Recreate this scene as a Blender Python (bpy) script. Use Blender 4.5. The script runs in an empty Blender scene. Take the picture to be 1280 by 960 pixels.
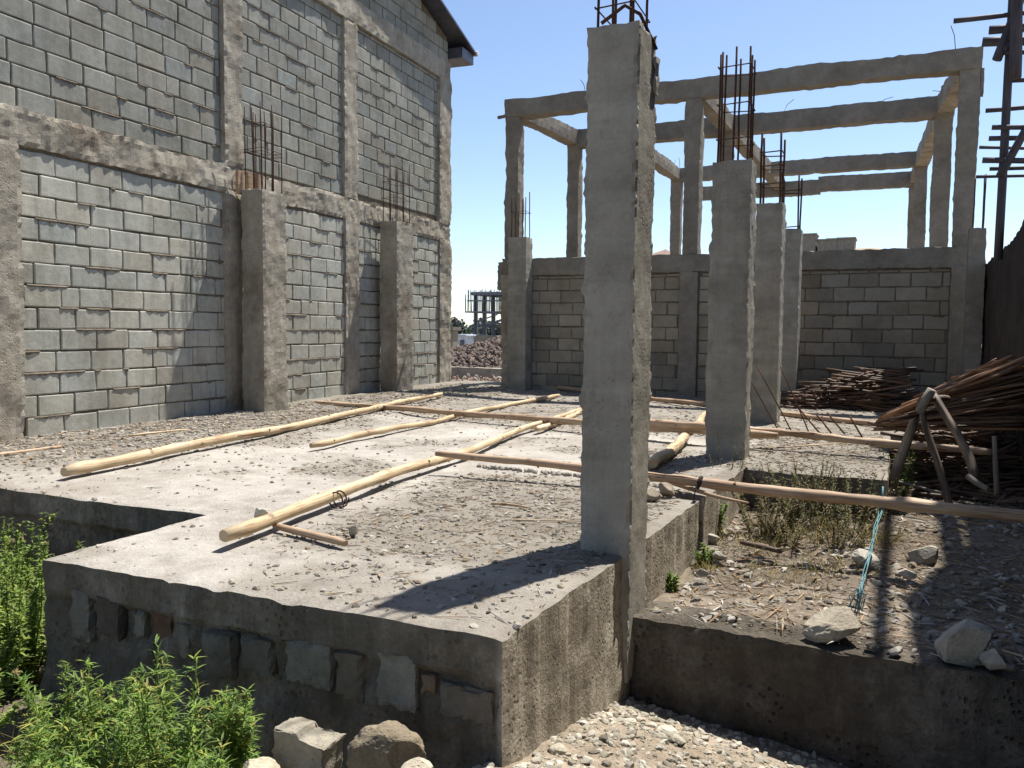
import bpy, math, random
from mathutils import Vector, Matrix, noise, Euler
R = random.Random(7)
S = bpy.context.scene
COL = S.collection
PI = math.pi

# ---------------------------------------------------------------- helpers
def nz(p, s, off=0.0):
    return noise.noise(Vector((p[0]*s+off, p[1]*s-off*.7, p[2]*s+off*1.3)))
def fb(p, s, o=3, off=0.0):
    a = 0; w = 1; t = 0
    for i in range(o):
        a += w*nz(p, s*2**i, off+i*7.1); t += w; w *= .5
    return a/t

class MB:
    def __init__(s): s.v = []; s.f = []; s.c = []; s.uv = {}; s.smooth = []
    def vert(s, p, c=(1, 1, 1)): s.v.append(tuple(p)); s.c.append(c); return len(s.v)-1
    def face(s, ids, uv=None, sm=False):
        s.f.append(tuple(ids)); s.smooth.append(sm)
        if uv: s.uv[len(s.f)-1] = uv
    def build(s, name, mat, parent=None, loc=None):
        me = bpy.data.meshes.new(name)
        o = Vector(loc) if loc is not None else Vector((0, 0, 0))
        me.from_pydata([(x-o.x, y-o.y, z-o.z) for x, y, z in s.v], [], s.f)
        a = me.attributes.new('tint', 'FLOAT_COLOR', 'POINT')
        flat = []
        for c in s.c: flat += [c[0], c[1], c[2], 1]
        a.data.foreach_set('color', flat)
        if s.uv:
            ul = me.uv_layers.new(name='UVMap')
            for i, p in enumerate(me.polygons):
                u = s.uv.get(i)
                if u:
                    for k, li in enumerate(p.loop_indices): ul.data[li].uv = u[k]
        me.polygons.foreach_set('use_smooth', s.smooth)
        me.materials.append(mat); me.update()
        ob = bpy.data.objects.new(name, me); COL.objects.link(ob)
        ob.location = o
        if parent: ob.parent = parent
        return ob
def tag(o, label=None, cat=None, group=None, kind=None):
    if label: o['label'] = label
    if cat: o['category'] = cat
    if group: o['group'] = group
    if kind: o['kind'] = kind
    return o
def empty(name, loc=(0, 0, 0), rz=0.0):
    o = bpy.data.objects.new(name, None); COL.objects.link(o)
    o.location = loc; o.rotation_euler = (0, 0, rz); o.empty_display_size = .2
    return o

def rough_box(mb, x0, x1, y0, y1, z0, z1, cell=.05, amp=.008, edge=.01, sc=9, seed=0, tint=(1, 1, 1), fins=0, wav=.0):
    nx = max(1, round((x1-x0)/cell)); ny = max(1, round((y1-y0)/cell)); nn = max(1, round((z1-z0)/cell))
    ids = {}
    def V(i, j, k):
        key = (i, j, k)
        if key in ids: return ids[key]
        p = Vector((x0+(x1-x0)*i/nx, y0+(y1-y0)*j/ny, z0+(z1-z0)*k/nn))
        on = [i in (0, nx), j in (0, ny), k in (0, nn)]
        e = sum(on)
        n = Vector(((-1 if i == 0 else 1 if i == nx else 0), (-1 if j == 0 else 1 if j == ny else 0), (-1 if k == 0 else 1 if k == nn else 0)))
        d = fb(p, sc, 3, seed)*amp + nz(p, sc*.25, seed+5)*wav
        q = p + n.normalized()*d if e else p
        if e >= 2:
            q = q - n.normalized()*abs(fb(p, 13, 3, seed+3))*edge*2.6
            if fins: q = q + n.normalized()*max(0, fb(p, 15, 2, seed+9)-.12)*fins*1.6
            q += Vector((fb(p, 17, 2, seed+1), fb(p, 16, 2, seed+2), fb(p, 18, 2, seed+4)))*edge*.6
        ids[key] = mb.vert(q, tint); return ids[key]
    for i in range(nx):
        for j in range(ny):
            mb.face((V(i, j, nn), V(i+1, j, nn), V(i+1, j+1, nn), V(i, j+1, nn)))
            mb.face((V(i, j, 0), V(i, j+1, 0), V(i+1, j+1, 0), V(i+1, j, 0)))
    for i in range(nx):
        for k in range(nn):
            mb.face((V(i, 0, k), V(i+1, 0, k), V(i+1, 0, k+1), V(i, 0, k+1)))
            mb.face((V(i, ny, k), V(i, ny, k+1), V(i+1, ny, k+1), V(i+1, ny, k)))
    for j in range(ny):
        for k in range(nn):
            mb.face((V(0, j, k), V(0, j, k+1), V(0, j+1, k+1), V(0, j+1, k)))
            mb.face((V(nx, j, k), V(nx, j+1, k), V(nx, j+1, k+1), V(nx, j, k+1)))

def tube(mb, pts, radii, n=8, rough=0.0, seed=0, tint=(1, 1, 1), sm=True, knots=False):
    pts = [Vector(p) for p in pts]
    if not hasattr(radii, '__len__'): radii = [radii]*len(pts)
    rings = []; L = 0; Ls = [0]
    up0 = Vector((0, 0, 1))
    for i in range(1, len(pts)): L += (pts[i]-pts[i-1]).length; Ls.append(L)
    for i, p in enumerate(pts):
        t = (pts[min(i+1, len(pts)-1)]-pts[max(i-1, 0)]).normalized()
        a = up0 if abs(t.z) < .92 else Vector((1, 0, 0))
        s = t.cross(a).normalized(); u = s.cross(t)
        ring = []
        for k in range(n):
            an = 2*PI*k/n
            r = radii[i]
            if rough: r *= 1+rough*fb((p.x+math.cos(an)*.3, p.y+math.sin(an)*.3, p.z), 7, 2, seed)
            ring.append(mb.vert(p+(s*math.cos(an)+u*math.sin(an))*r, tint))
        rings.append(ring)
    for i in range(len(pts)-1):
        for k in range(n):
            k2 = (k+1) % n
            mb.face((rings[i][k], rings[i+1][k], rings[i+1][k2], rings[i][k2]),
                    [(k/n, Ls[i]), (k/n, Ls[i+1]), ((k+1)/n, Ls[i+1]), ((k+1)/n, Ls[i])], sm)
    mb.face(rings[0], [(.5, 0)]*n); mb.face(rings[-1][::-1], [(.5, L)]*n)

def path(a, b, n=14, wob=.02, seed=0, sag=0):
    a = Vector(a); b = Vector(b); d = b-a; out = []
    s = d.cross(Vector((0, 0, 1)));
    s = s.normalized() if s.length > 1e-4 else Vector((1, 0, 0))
    L = d.length
    for i in range(n):
        t = i/(n-1); p = a+d*t
        env = min(1, 4*t*(1-t)+.25)
        p += s*wob*env*2.2*nz((t*L*.55, seed*3.3, 1), 1, seed)+s*wob*.6*nz((t*L*2.1, seed, 5), 1, seed)
        p.z += wob*.7*env*nz((t*L*.7, seed, 9), 1, seed+4) - sag*4*t*(1-t)
        out.append(p)
    return out

# icosphere templates
def _ico(sub):
    t = (1+5**.5)/2
    v = [Vector(p).normalized() for p in [(-1, t, 0), (1, t, 0), (-1, -t, 0), (1, -t, 0), (0, -1, t), (0, 1, t), (0, -1, -t), (0, 1, -t), (t, 0, -1), (t, 0, 1), (-t, 0, -1), (-t, 0, 1)]]
    f = [(0, 11, 5), (0, 5, 1), (0, 1, 7), (0, 7, 10), (0, 10, 11), (1, 5, 9), (5, 11, 4), (11, 10, 2), (10, 7, 6), (7, 1, 8), (3, 9, 4), (3, 4, 2), (3, 2, 6), (3, 6, 8), (3, 8, 9), (4, 9, 5), (2, 4, 11), (6, 2, 10), (8, 6, 7), (9, 8, 1)]
    for _ in range(sub):
        m = {}; nf = []
        def mid(a, b):
            k = (min(a, b), max(a, b))
            if k not in m: v.append(((v[a]+v[b])/2).normalized()); m[k] = len(v)-1
            return m[k]
        for a, b, c in f:
            x, y, z = mid(a, b), mid(b, c), mid(c, a)
            nf += [(a, x, z), (b, y, x), (c, z, y), (x, y, z)]
        f = nf
    return v, f
ICO = [_ico(i) for i in range(5)]
def stone(mb, c, r, rot=None, seed=0, sub=1, jag=.35, tint=(1, 1, 1), facet=0, fine=0.0):
    v, f = ICO[sub]
    M = (rot or Euler((R.random()*6, R.random()*6, R.random()*6))).to_matrix()
    cuts = []
    rr = random.Random(seed*31+5)
    for _ in range(facet):
        n = Vector((rr.gauss(0, 1), rr.gauss(0, 1), rr.gauss(0, 1))).normalized(); cuts.append((n, rr.uniform(.45, .8)))
    b = len(mb.v)
    for p in v:
        q = p*(1+jag*fb(p, 1.3, 3, seed*1.7))
        for n, d in cuts:
            e = q.dot(n)-d
            if e > 0: q = q-n*e*.93
        if fine: q = q*(1+fine*fb(p, 7, 3, seed))
        q = Vector((q.x*r[0], q.y*r[1], q.z*r[2]))
        mb.vert(M @ q+Vector(c), tint)
    for a in f: mb.face([b+i for i in a])

# ---------------------------------------------------------------- materials
def M_(name): 
    m = bpy.data.materials.new(name); m.use_nodes = True
    nt = m.node_tree; b = nt.nodes['Principled BSDF']
    return m, nt, b
def N(nt, t, **k):
    n = nt.nodes.new(t)
    for a, v in k.items():
        if a in n.inputs: n.inputs[a].default_value = v
        else: setattr(n, a, v)
    return n
def ramp(nt, src, stops, interp='LINEAR'):
    r = nt.nodes.new('ShaderNodeValToRGB'); nt.links.new(src, r.inputs[0])
    cr = r.color_ramp; cr.interpolation = interp
    while len(cr.elements) < len(stops): cr.elements.new(.5)
    for e, (p, c) in zip(cr.elements, stops):
        e.position = p; e.color = (*c, 1) if len(c) == 3 else c
    return r.outputs[0]
def mix(nt, fac, a, b, mode='MIX'):
    m = nt.nodes.new('ShaderNodeMix'); m.data_type = 'RGBA'; m.blend_type = mode
    for s, v in ((0, fac), (6, a), (7, b)):
        if hasattr(v, 'links') or hasattr(v, 'is_linked'): nt.links.new(v, m.inputs[s])
        else: m.inputs[s].default_value = v if s == 0 else (*v, 1)
    return m.outputs[2]
def math_(nt, op, a, b=None):
    m = nt.nodes.new('ShaderNodeMath'); m.operation = op
    for i, v in enumerate((a, b)):
        if v is None: continue
        if hasattr(v, 'is_linked'): nt.links.new(v, m.inputs[i])
        else: m.inputs[i].default_value = v
    return m.outputs[0]
def g(v): return (v, v, v)

def rock_mat(name, dark, mid, light, s1=1.3, s2=9, s3=70, bump=.5, dist=.01, pits=0.0, stain=None, tint=False, rough=.92, vstreak=0.0, pour=0.0, stretch=None, pitscale=30, spec=.08):
    m, nt, b = M_(name)
    geo = N(nt, 'ShaderNodeNewGeometry'); pos = geo.outputs['Position']
    if stretch:
        mp = N(nt, 'ShaderNodeMapping'); mp.inputs['Scale'].default_value = stretch; nt.links.new(pos, mp.inputs[0]); pos2 = mp.outputs[0]
    else: pos2 = pos
    def nzn(s, d=6, r=.6, p=None):
        n = N(nt, 'ShaderNodeTexNoise'); n.inputs['Scale'].default_value = s; n.inputs['Detail'].default_value = d; n.inputs['Roughness'].default_value = r
        nt.links.new(p or pos2, n.inputs['Vector']); return n.outputs[0]
    n1 = nzn(s1, 8, .65); n2 = nzn(s2, 6, .65); n3 = nzn(s3, 4, .7)
    a = math_(nt, 'MULTIPLY', n1, .5); c = math_(nt, 'MULTIPLY', n2, .3); d = math_(nt, 'MULTIPLY', n3, .2)
    f = math_(nt, 'ADD', math_(nt, 'ADD', a, c), d)
    colr = ramp(nt, f, [(.36, dark), (.5, mid), (.64, light)])
    if stain:
        ns = nzn(s1*.8, 5, .7, pos)
        fs = ramp(nt, ns, [(.5, (0, 0, 0)), (.68, (1, 1, 1))])
        colr = mix(nt, math_(nt, 'MULTIPLY', fs, stain[1]), colr, stain[0])
    if vstreak:
        mp = N(nt, 'ShaderNodeMapping'); mp.inputs['Scale'].default_value = (9, 9, .5); nt.links.new(pos, mp.inputs[0])
        nv = nzn(1, 5, .7, mp.outputs[0])
        fv = ramp(nt, nv, [(.48, (0, 0, 0)), (.66, (1, 1, 1))])
        colr = mix(nt, math_(nt, 'MULTIPLY', fv, vstreak), colr, dark)
    if pour:
        mp = N(nt, 'ShaderNodeMapping'); mp.inputs['Scale'].default_value = (1.2, 1.2, 9); nt.links.new(pos, mp.inputs[0])
        fp = ramp(nt, nzn(1, 4, .6, mp.outputs[0]), [(.42, (1-pour,)*3), (.55, (1, 1, 1)), (.62, (1+pour*.5,)*3)])
        colr = mix(nt, 1.0, colr, fp, 'MULTIPLY')
    h = math_(nt, 'ADD', math_(nt, 'MULTIPLY', n2, .8), math_(nt, 'MULTIPLY', n3, .55))
    if pits:
        vo = N(nt, 'ShaderNodeTexVoronoi'); vo.inputs['Scale'].default_value = pitscale; nt.links.new(pos, vo.inputs['Vector'])
        pm = ramp(nt, vo.outputs['Distance'], [(.1, (0, 0, 0)), (.3, (1, 1, 1))])
        gate = ramp(nt, nzn(3.0, 3, .6, pos), [(.48, (1, 1, 1)), (.62, (0, 0, 0))])
        pm2 = mix(nt, 1.0, pm, gate, 'LIGHTEN') if True else pm
        colr = mix(nt, math_(nt, 'MULTIPLY', math_(nt, 'SUBTRACT', 1.0, pm2), .35*min(1, pits)), colr, tuple(x*.5 for x in dark))
        h = math_(nt, 'ADD', h, math_(nt, 'MULTIPLY', pm2, pits))
    if tint:
        at = N(nt, 'ShaderNodeAttribute', attribute_name='tint'); colr = mix(nt, 1.0, colr, at.outputs['Color'], 'MULTIPLY')
    nt.links.new(colr, b.inputs['Base Color'])
    bp = N(nt, 'ShaderNodeBump'); bp.inputs['Strength'].default_value = bump; bp.inputs['Distance'].default_value = dist
    nt.links.new(h, bp.inputs['Height']); nt.links.new(bp.outputs[0], b.inputs['Normal'])
    b.inputs['Roughness'].default_value = rough; b.inputs['Specular IOR Level'].default_value = spec
    return m

CONC = rock_mat('column_concrete', (.185, .17, .14), (.30, .28, .235), (.39, .365, .31), 1.6, 8, 60, .4, .008, pits=.7, vstreak=.3, pour=.10)
CONC_W = rock_mat('warm_concrete', (.20, .175, .135), (.32, .29, .235), (.43, .395, .33), 2.2, 10, 60, .7, .012, pits=1.0, stain=((.13, .095, .065), .55), vstreak=.3)
FRAME = rock_mat('frame_concrete', (.15, .134, .108), (.225, .203, .168), (.31, .282, .236), 1.5, 7, 45, .7, .015, pits=.4)
BLOCK = rock_mat('grey_block', (.235, .23, .19), (.38, .375, .325), (.48, .475, .415), 1.6, 16, 95, .75, .006, tint=True, pits=.5, pitscale=110, vstreak=.45, stain=((.20, .18, .14), .45))
BLOCK_B = rock_mat('beige_block', (.19, .165, .125), (.26, .23, .18), (.33, .295, .235), 1.2, 8, 90, .7, .006, tint=True)
MORTAR = rock_mat('mortar', (.09, .075, .055), (.15, .125, .095), (.22, .19, .15), 3, 16, 80, .9, .01)
SLAB = rock_mat('slab_top', (.20, .18, .155), (.355, .33, .295), (.46, .435, .395), 1.1, 8, 60, 1, .018, stain=((.235, .205, .17), .65), tint=True)
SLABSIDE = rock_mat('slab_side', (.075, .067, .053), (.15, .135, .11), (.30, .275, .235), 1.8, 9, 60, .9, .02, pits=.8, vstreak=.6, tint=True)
SOIL = rock_mat('soil', (.12, .095, .07), (.23, .19, .145), (.38, .33, .265), 1.4, 10, 60, 1, .03, stain=((.13, .10, .07), .6), tint=True)
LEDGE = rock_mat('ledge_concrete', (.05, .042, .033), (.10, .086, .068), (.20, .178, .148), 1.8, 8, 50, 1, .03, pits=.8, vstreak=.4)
PEB = rock_mat('pebbles', (.7, .7, .7), (.9, .9, .9), (1, 1, 1), 8, 40, 120, .5, .004, tint=True)
STONE = rock_mat('stone', (.22, .20, .165), (.34, .315, .265), (.47, .44, .385), 5, 22, 110, .9, .008, tint=True, pits=.5, pitscale=70)
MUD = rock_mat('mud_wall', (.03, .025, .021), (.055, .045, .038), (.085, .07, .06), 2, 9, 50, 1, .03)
RED = rock_mat('rust', (.035, .022, .018), (.07, .04, .028), (.12, .06, .04), 10, 60, 200, .5, .002, rough=.8)
FARM = rock_mat('far_hill', (.20, .16, .11), (.30, .25, .18), (.38, .32, .24), .05, .4, 2, .3, .1)
TERR = rock_mat('terrain', (.16, .13, .09), (.24, .20, .15), (.32, .27, .2), .02, .3, 3, .6, .1)

def wood_mat(name, dark, mid, light, knot=.6, rough=.65):
    m, nt, b = M_(name)
    tc = N(nt, 'ShaderNodeUVMap'); mp = N(nt, 'ShaderNodeMapping'); mp.inputs['Scale'].default_value = (7, 1.3, 1)
    nt.links.new(tc.outputs[0], mp.inputs[0])
    n = N(nt, 'ShaderNodeTexNoise'); n.inputs['Scale'].default_value = 3; n.inputs['Detail'].default_value = 8; n.inputs['Roughness'].default_value = .7
    nt.links.new(mp.outputs[0], n.inputs['Vector'])
    geo = N(nt, 'ShaderNodeNewGeometry')
    n2 = N(nt, 'ShaderNodeTexNoise'); n2.inputs['Scale'].default_value = 2.6; n2.inputs['Detail'].default_value = 5; nt.links.new(geo.outputs['Position'], n2.inputs['Vector'])
    f = math_(nt, 'ADD', math_(nt, 'MULTIPLY', n.outputs[0], .6), math_(nt, 'MULTIPLY', n2.outputs[0], .4))
    c = ramp(nt, f, [(.40, dark), (.49, mid), (.60, light)])
    vo = N(nt, 'ShaderNodeTexVoronoi'); vo.inputs['Scale'].default_value = 5.5; nt.links.new(geo.outputs['Position'], vo.inputs['Vector'])
    k = ramp(nt, vo.outputs['Distance'], [(.08, (1, 1, 1)), (.16, (0, 0, 0))])
    c = mix(nt, math_(nt, 'MULTIPLY', k, knot), c, tuple(x*.3 for x in dark))
    at = N(nt, 'ShaderNodeAttribute', attribute_name='tint'); c = mix(nt, 1.0, c, at.outputs['Color'], 'MULTIPLY')
    nt.links.new(c, b.inputs['Base Color']); b.inputs['Roughness'].default_value = rough
    bp = N(nt, 'ShaderNodeBump'); bp.inputs['Strength'].default_value = .6; bp.inputs['Distance'].default_value = .006
    nt.links.new(n.outputs[0], bp.inputs['Height']); nt.links.new(bp.outputs[0], b.inputs['Normal'])
    return m
WOOD = wood_mat('peeled_wood', (.26, .16, .085), (.47, .35, .205), (.59, .48, .325))
WOODR = wood_mat('reddish_wood', (.20, .12, .07), (.36, .24, .145), (.48, .355, .24))
WOODD = wood_mat('old_wood', (.04, .027, .018), (.10, .065, .042), (.22, .15, .095))
WOODG = wood_mat('grey_wood', (.08, .065, .05), (.18, .15, .115), (.30, .26, .21))
SCAF = wood_mat('scaffold_wood', (.03, .026, .034), (.055, .048, .06), (.09, .08, .095))

def flat(name, c, rough=.8, metal=0, tint=False, nscale=6, var=.25):
    m, nt, b = M_(name)
    geo = N(nt, 'ShaderNodeNewGeometry'); n = N(nt, 'ShaderNodeTexNoise'); n.inputs['Scale'].default_value = nscale; n.inputs['Detail'].default_value = 5
    nt.links.new(geo.outputs['Position'], n.inputs['Vector'])
    col = ramp(nt, n.outputs[0], [(.35, tuple(x*(1-var) for x in c)), (.65, tuple(min(1, x*(1+var)) for x in c))])
    if tint:
        at = N(nt, 'ShaderNodeAttribute', attribute_name='tint'); col = mix(nt, 1.0, col, at.outputs['Color'], 'MULTIPLY')
    nt.links.new(col, b.inputs['Base Color']); b.inputs['Roughness'].default_value = rough; b.inputs['Metallic'].default_value = metal
    return m
def leaf_mat(name, c):
    m = flat(name, c, .6, tint=True, nscale=9, var=.3)
    nt = m.node_tree; b = nt.nodes['Principled BSDF']; out = nt.nodes['Material Output']
    tr = N(nt, 'ShaderNodeBsdfTranslucent'); src = b.inputs['Base Color'].links[0].from_socket
    nt.links.new(src, tr.inputs[0]); mx = N(nt, 'ShaderNodeMixShader'); mx.inputs[0].default_value = .45
    nt.links.new(b.outputs[0], mx.inputs[1]); nt.links.new(tr.outputs[0], mx.inputs[2]); nt.links.new(mx.outputs[0], out.inputs[0])
    return m
LEAF = leaf_mat('leaf', (.17, .25, .06))
LEAFD = leaf_mat('dry_leaf', (.17, .15, .075))
TIN = flat('tin', (.10, .10, .12), .45, .6)
ROPE = flat('rope', (.09, .22, .25), .8)
PALE = flat('pale_paint', (.55, .60, .66), .7)
FARGREY = flat('far_grey', (.13, .14, .17), .9)
TREE = leaf_mat('far_tree', (.05, .075, .06))
CHAR = flat('dark_end', (.03, .025, .02), .9)

# ---------------------------------------------------------------- camera, light, sky
F = 1060; H = 1.07; YAW = math.radians(24.4); PIT = math.atan(70/1060); ROLL = math.radians(.5)
f = Vector((-math.sin(YAW)*math.cos(PIT), math.cos(YAW)*math.cos(PIT), -math.sin(PIT)))
r = f.cross(Vector((0, 0, 1))).normalized(); u = r.cross(f)
r2 = r*math.cos(ROLL)+u*math.sin(ROLL); u2 = -r*math.sin(ROLL)+u*math.cos(ROLL)
cam = bpy.data.cameras.new('camera'); co = bpy.data.objects.new('camera', cam); COL.objects.link(co)
Mx = Matrix((r2, u2, -f)).transposed().to_4x4(); Mx.translation = Vector((0, 0, H)); co.matrix_world = Mx
cam.lens = F/1280*36; cam.sensor_width = 36; cam.clip_end = 6000; cam.clip_start = .05
S.camera = co
def ray(x, y): return f+r2*((x-640)/F)-u2*((y-480)/F)
C0 = Vector((0, 0, H))
def gz(x, y, z=0.0): d = ray(x, y); return C0+d*((z-H)/d.z)
def py(x, y, Y): d = ray(x, y); return C0+d*(Y/d.y)

SUN = Vector((.42, 1.13, 2.45)).normalized()
el = math.asin(SUN.z); az = math.atan2(SUN.x, SUN.y)
sl = bpy.data.lights.new('sun', 'SUN'); sl.energy = 5.0; sl.angle = math.radians(.6); sl.color = (1, .955, .88)
so = bpy.data.objects.new('sun', sl); COL.objects.link(so); so.location = (3, 10, 20)
so.rotation_euler = (-SUN).to_track_quat('-Z', 'Y').to_euler()
w = bpy.data.worlds.new('World'); S.world = w; w.use_nodes = True
nt = w.node_tree; sky = nt.nodes.new('ShaderNodeTexSky'); sky.sky_type = 'NISHITA'; sky.sun_disc = False
sky.sun_elevation = el; sky.sun_rotation = az; sky.altitude = 2300; sky.air_density = 1.0; sky.dust_density = 3.0; sky.ozone_density = .8
bg = nt.nodes['Background']; bg.inputs[1].default_value = .108; nt.links.new(sky.outputs[0], bg.inputs[0])
S.view_settings.view_transform = 'Standard'; S.view_settings.look = 'None'; S.view_settings.exposure = .86; S.view_settings.gamma = 1

# ---------------------------------------------------------------- ground
def smooth(a, b, x):
    t = max(0, min(1, (x-a)/(b-a))); return t*t*(3-2*t)
def gh(x, y):
    p = (x, y, 0)
    bump = .05*fb(p, 1.1, 2, 3)+.03*fb(p, 5, 3, 8)
    front = -.43-.2*max(0, y-2.5)-.12*max(-.1, x+1.2)
    if y < 2.5: front = -.43-.10*max(-.1, x+1.2)-.03*(2.5-y)
    left = -.74+.10*smooth(-3.2, -6, x)
    fr = left+(front-left)*smooth(-1.55, -1.2, x)
    right = -.36+.05*smooth(4.5, 7, y)
    back = -.12
    z = fr+(right-fr)*smooth(4.02, 4.12, y)*(1 if x > -1.3 else 0)
    if x <= -1.3: z = left
    z = z+(back-z)*smooth(9.5, 14.5, y)
    return z+bump*(1 if y < 30 else 0)
mb = MB()
def grid(mb, xs, ys, fz, tintf=None):
    ids = [[mb.vert((x, y, fz(x, y)), tintf(x, y) if tintf else (1, 1, 1)) for x in xs] for y in ys]
    for j in range(len(ys)-1):
        for i in range(len(xs)-1):
            mb.face((ids[j][i], ids[j][i+1], ids[j+1][i+1], ids[j+1][i]), sm=True)
def fr_(a, b, st):
    n = round((b-a)/st); return [a+(b-a)*i/n for i in range(n+1)]
xs = [-4000, -900, -200, -60, -25, -14]+fr_(-12, -4, .4)+fr_(-3.9, 1.4, .03)+[1.7, 2.2, 3, 5, 8, 15, 30, 80, 300, 1000, 4000]
ys = [-4000, -900, -200, -60, -20, -8, -4, -2]+fr_(-1, 1.9, .2)+fr_(2.0, 4.0, .035)+[4.02, 4.06, 4.1, 4.14]+fr_(4.2, 8.4, .05)+fr_(8.6, 22, .35)+[25, 30, 40, 60, 100, 200, 600, 1500, 4000]
def gfar(x, y):
    d = math.hypot(x, y)
    z = gh(x, y) if d < 28 else gh(x*28/d, y*28/d)
    return z - 4.0*smooth(45, 260, d)
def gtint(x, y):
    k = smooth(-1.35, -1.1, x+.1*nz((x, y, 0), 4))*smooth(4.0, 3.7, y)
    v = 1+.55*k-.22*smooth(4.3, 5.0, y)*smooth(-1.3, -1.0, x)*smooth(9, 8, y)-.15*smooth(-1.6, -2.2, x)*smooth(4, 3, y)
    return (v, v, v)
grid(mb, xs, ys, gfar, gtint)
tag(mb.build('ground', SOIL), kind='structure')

# ---------------------------------------------------------------- foundation slab
def exist(x, y):
    if y > 6.66: 
        return -8 < x < (-.03 if y < 9.6 else .6)
    if x > -1.2: return False
    if 5.3 < y < 5.42 and x > -1.36: return False
    if y < 3.62 and x < -3.54: return False
    return x > -8
def szt(x, y):
    n = .012*fb((x, y, 0), 1.2, 2, 2)+.006*fb((x, y, 0), 9, 3, 4)
    d = smooth(-5.2, -7.0, x+.8*nz((x, y, 0), .8))       # debris bank against the block building
    n += .05*d*(1+.5*fb((x, y, 0), 4, 2, 9))
    n += .02*smooth(8.2, 10, y)*(1+fb((x, y, 0), 3, 2, 5))
    return n
sx = fr_(-8, -5, .12)[:-1]+fr_(-5, -.03, .04)+[.2, .6]
sy = fr_(2.6, 7.0, .04)+fr_(7.06, 14.3, .09)
# snap mask lines
def snap(L, v):
    i = min(range(len(L)), key=lambda k: abs(L[k]-v)); L[i] = v
for v in (-1.2, -1.36, -3.54): snap(sx, v)
for v in (3.62, 5.3, 5.42, 6.66): snap(sy, v)
mb = MB(); side = MB(); vid = {}
def warp(x, y):
    if x > -1.5 and x <= -1.19 and y < 6.67: x = x+.037*(y-2.6)*smooth(-1.5, -1.2, x)
    return x, y
def isb(i, j):
    c = [(i-1, j-1), (i, j-1), (i-1, j), (i, j)]
    return sum(cell.get(k, False) for k in c) < 4
cell = {}
for j in range(len(sy)-1):
    for i in range(len(sx)-1):
        cell[(i, j)] = exist((sx[i]+sx[i+1])/2, (sy[j]+sy[j+1])/2)
def litter(x, y):
    a = smooth(.02, .22, fb((x, y, 0), .9, 3, 31))*.6
    if -3.2 < x < -1.2 and 3.0 < y < 6: a = max(a, smooth(3.0, 3.5, y)*smooth(6, 5.3, y)*smooth(-3.1, -2.6, x)*.85)
    a = max(a, smooth(-5.0, -6.2, x)*.9)
    a = max(a, smooth(7.8, 9.3, y)*.7)
    if x > -1.2: a = max(a, .8)
    return a
def SV(i, j):
    if (i, j) in vid: return vid[(i, j)]
    x, y = warp(sx[i], sy[j]); z = szt(x, y)
    if isb(i, j):
        p = (x, y, 0)
        x += .018*fb(p, 9, 3, 1); y += .018*fb(p, 9, 3, 6); z -= .006+.05*max(0, fb(p, 5, 3, 7)-.12)
    l = litter(x, y); t = 1-.42*l
    vid[(i, j)] = (mb.vert((x, y, z), (t, t*(1-.03*l), t*(1-.09*l))), (x, y, z)); return vid[(i, j)]
for (i, j), e in cell.items():
    if e: mb.face([SV(a, b)[0] for a, b in ((i, j), (i+1, j), (i+1, j+1), (i, j+1))], sm=True)
# skirts
levels = [0, .025, .06, .1, .14, .18, .22, .26, .3, .34, .38, .42, .46, .52, .6, .75, 1.0]
sid = {}
def SK(i, j, k):
    if (i, j, k) in sid: return sid[(i, j, k)]
    x, y, z = SV(i, j)[1]; d = levels[k]; p = (x, y, -d)
    n = Vector((0, 0, 0))
    for a, b, vx, vy in ((i-1, j-1, -1, -1), (i, j-1, 1, -1), (i-1, j, -1, 1), (i, j, 1, 1)):
        if not cell.get((a, b), False): n += Vector((vx, vy, 0))
    if n.length > 0: n.normalize()
    push = .02*fb(p, 7, 3, 12)*min(1, d*20)
    if n.x > .6 and y < 6.6: push = .010*fb(p, 5, 3, 12)*min(1, d*20)+.05*max(0, d-.25)*(1+fb(p, 6, 2, 3))
    elif d > .17:
        push -= .022+.075*fb(p, 4.5, 4, 17)       # masonry below the cast strip
        push += .05*smooth(.36, .6, d)
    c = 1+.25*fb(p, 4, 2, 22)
    if n.x > .6: c *= 2.1  # right face: sunlight put into the tint, much paler than the front
    elif d > .17: c *= .82  # masonry tint lowered to deepen the shade of the front face
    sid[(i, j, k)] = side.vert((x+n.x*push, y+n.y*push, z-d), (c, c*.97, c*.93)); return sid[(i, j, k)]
for (i, j), e in cell.items():
    if not e: continue
    for di, dj, A, B in ((0, -1, (i, j), (i+1, j)), (0, 1, (i+1, j+1), (i, j+1)), (-1, 0, (i, j+1), (i, j)), (1, 0, (i+1, j), (i+1, j+1))):
        if not cell.get((i+di, j+dj), False):
            for k in range(len(levels)-1):
                side.face((SK(*A, k+1), SK(*B, k+1), SK(*B, k), SK(*A, k)))
slab = empty('foundation_slab', (-3.5, 6, 0))
tag(slab, 'pale dusty concrete foundation slab raised above the gravel with the poles lying on it', 'foundation slab')
def part(mbx, name, mat, parent):
    o = mbx.build(name, mat, parent, loc=None)
    o.matrix_parent_inverse = Matrix.Translation(parent.location).inverted() if parent.rotation_euler.z == 0 else Matrix()
    return o
part(mb, 'slab_top', SLAB, slab); part(side, 'slab_edge', SLABSIDE, slab)
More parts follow.
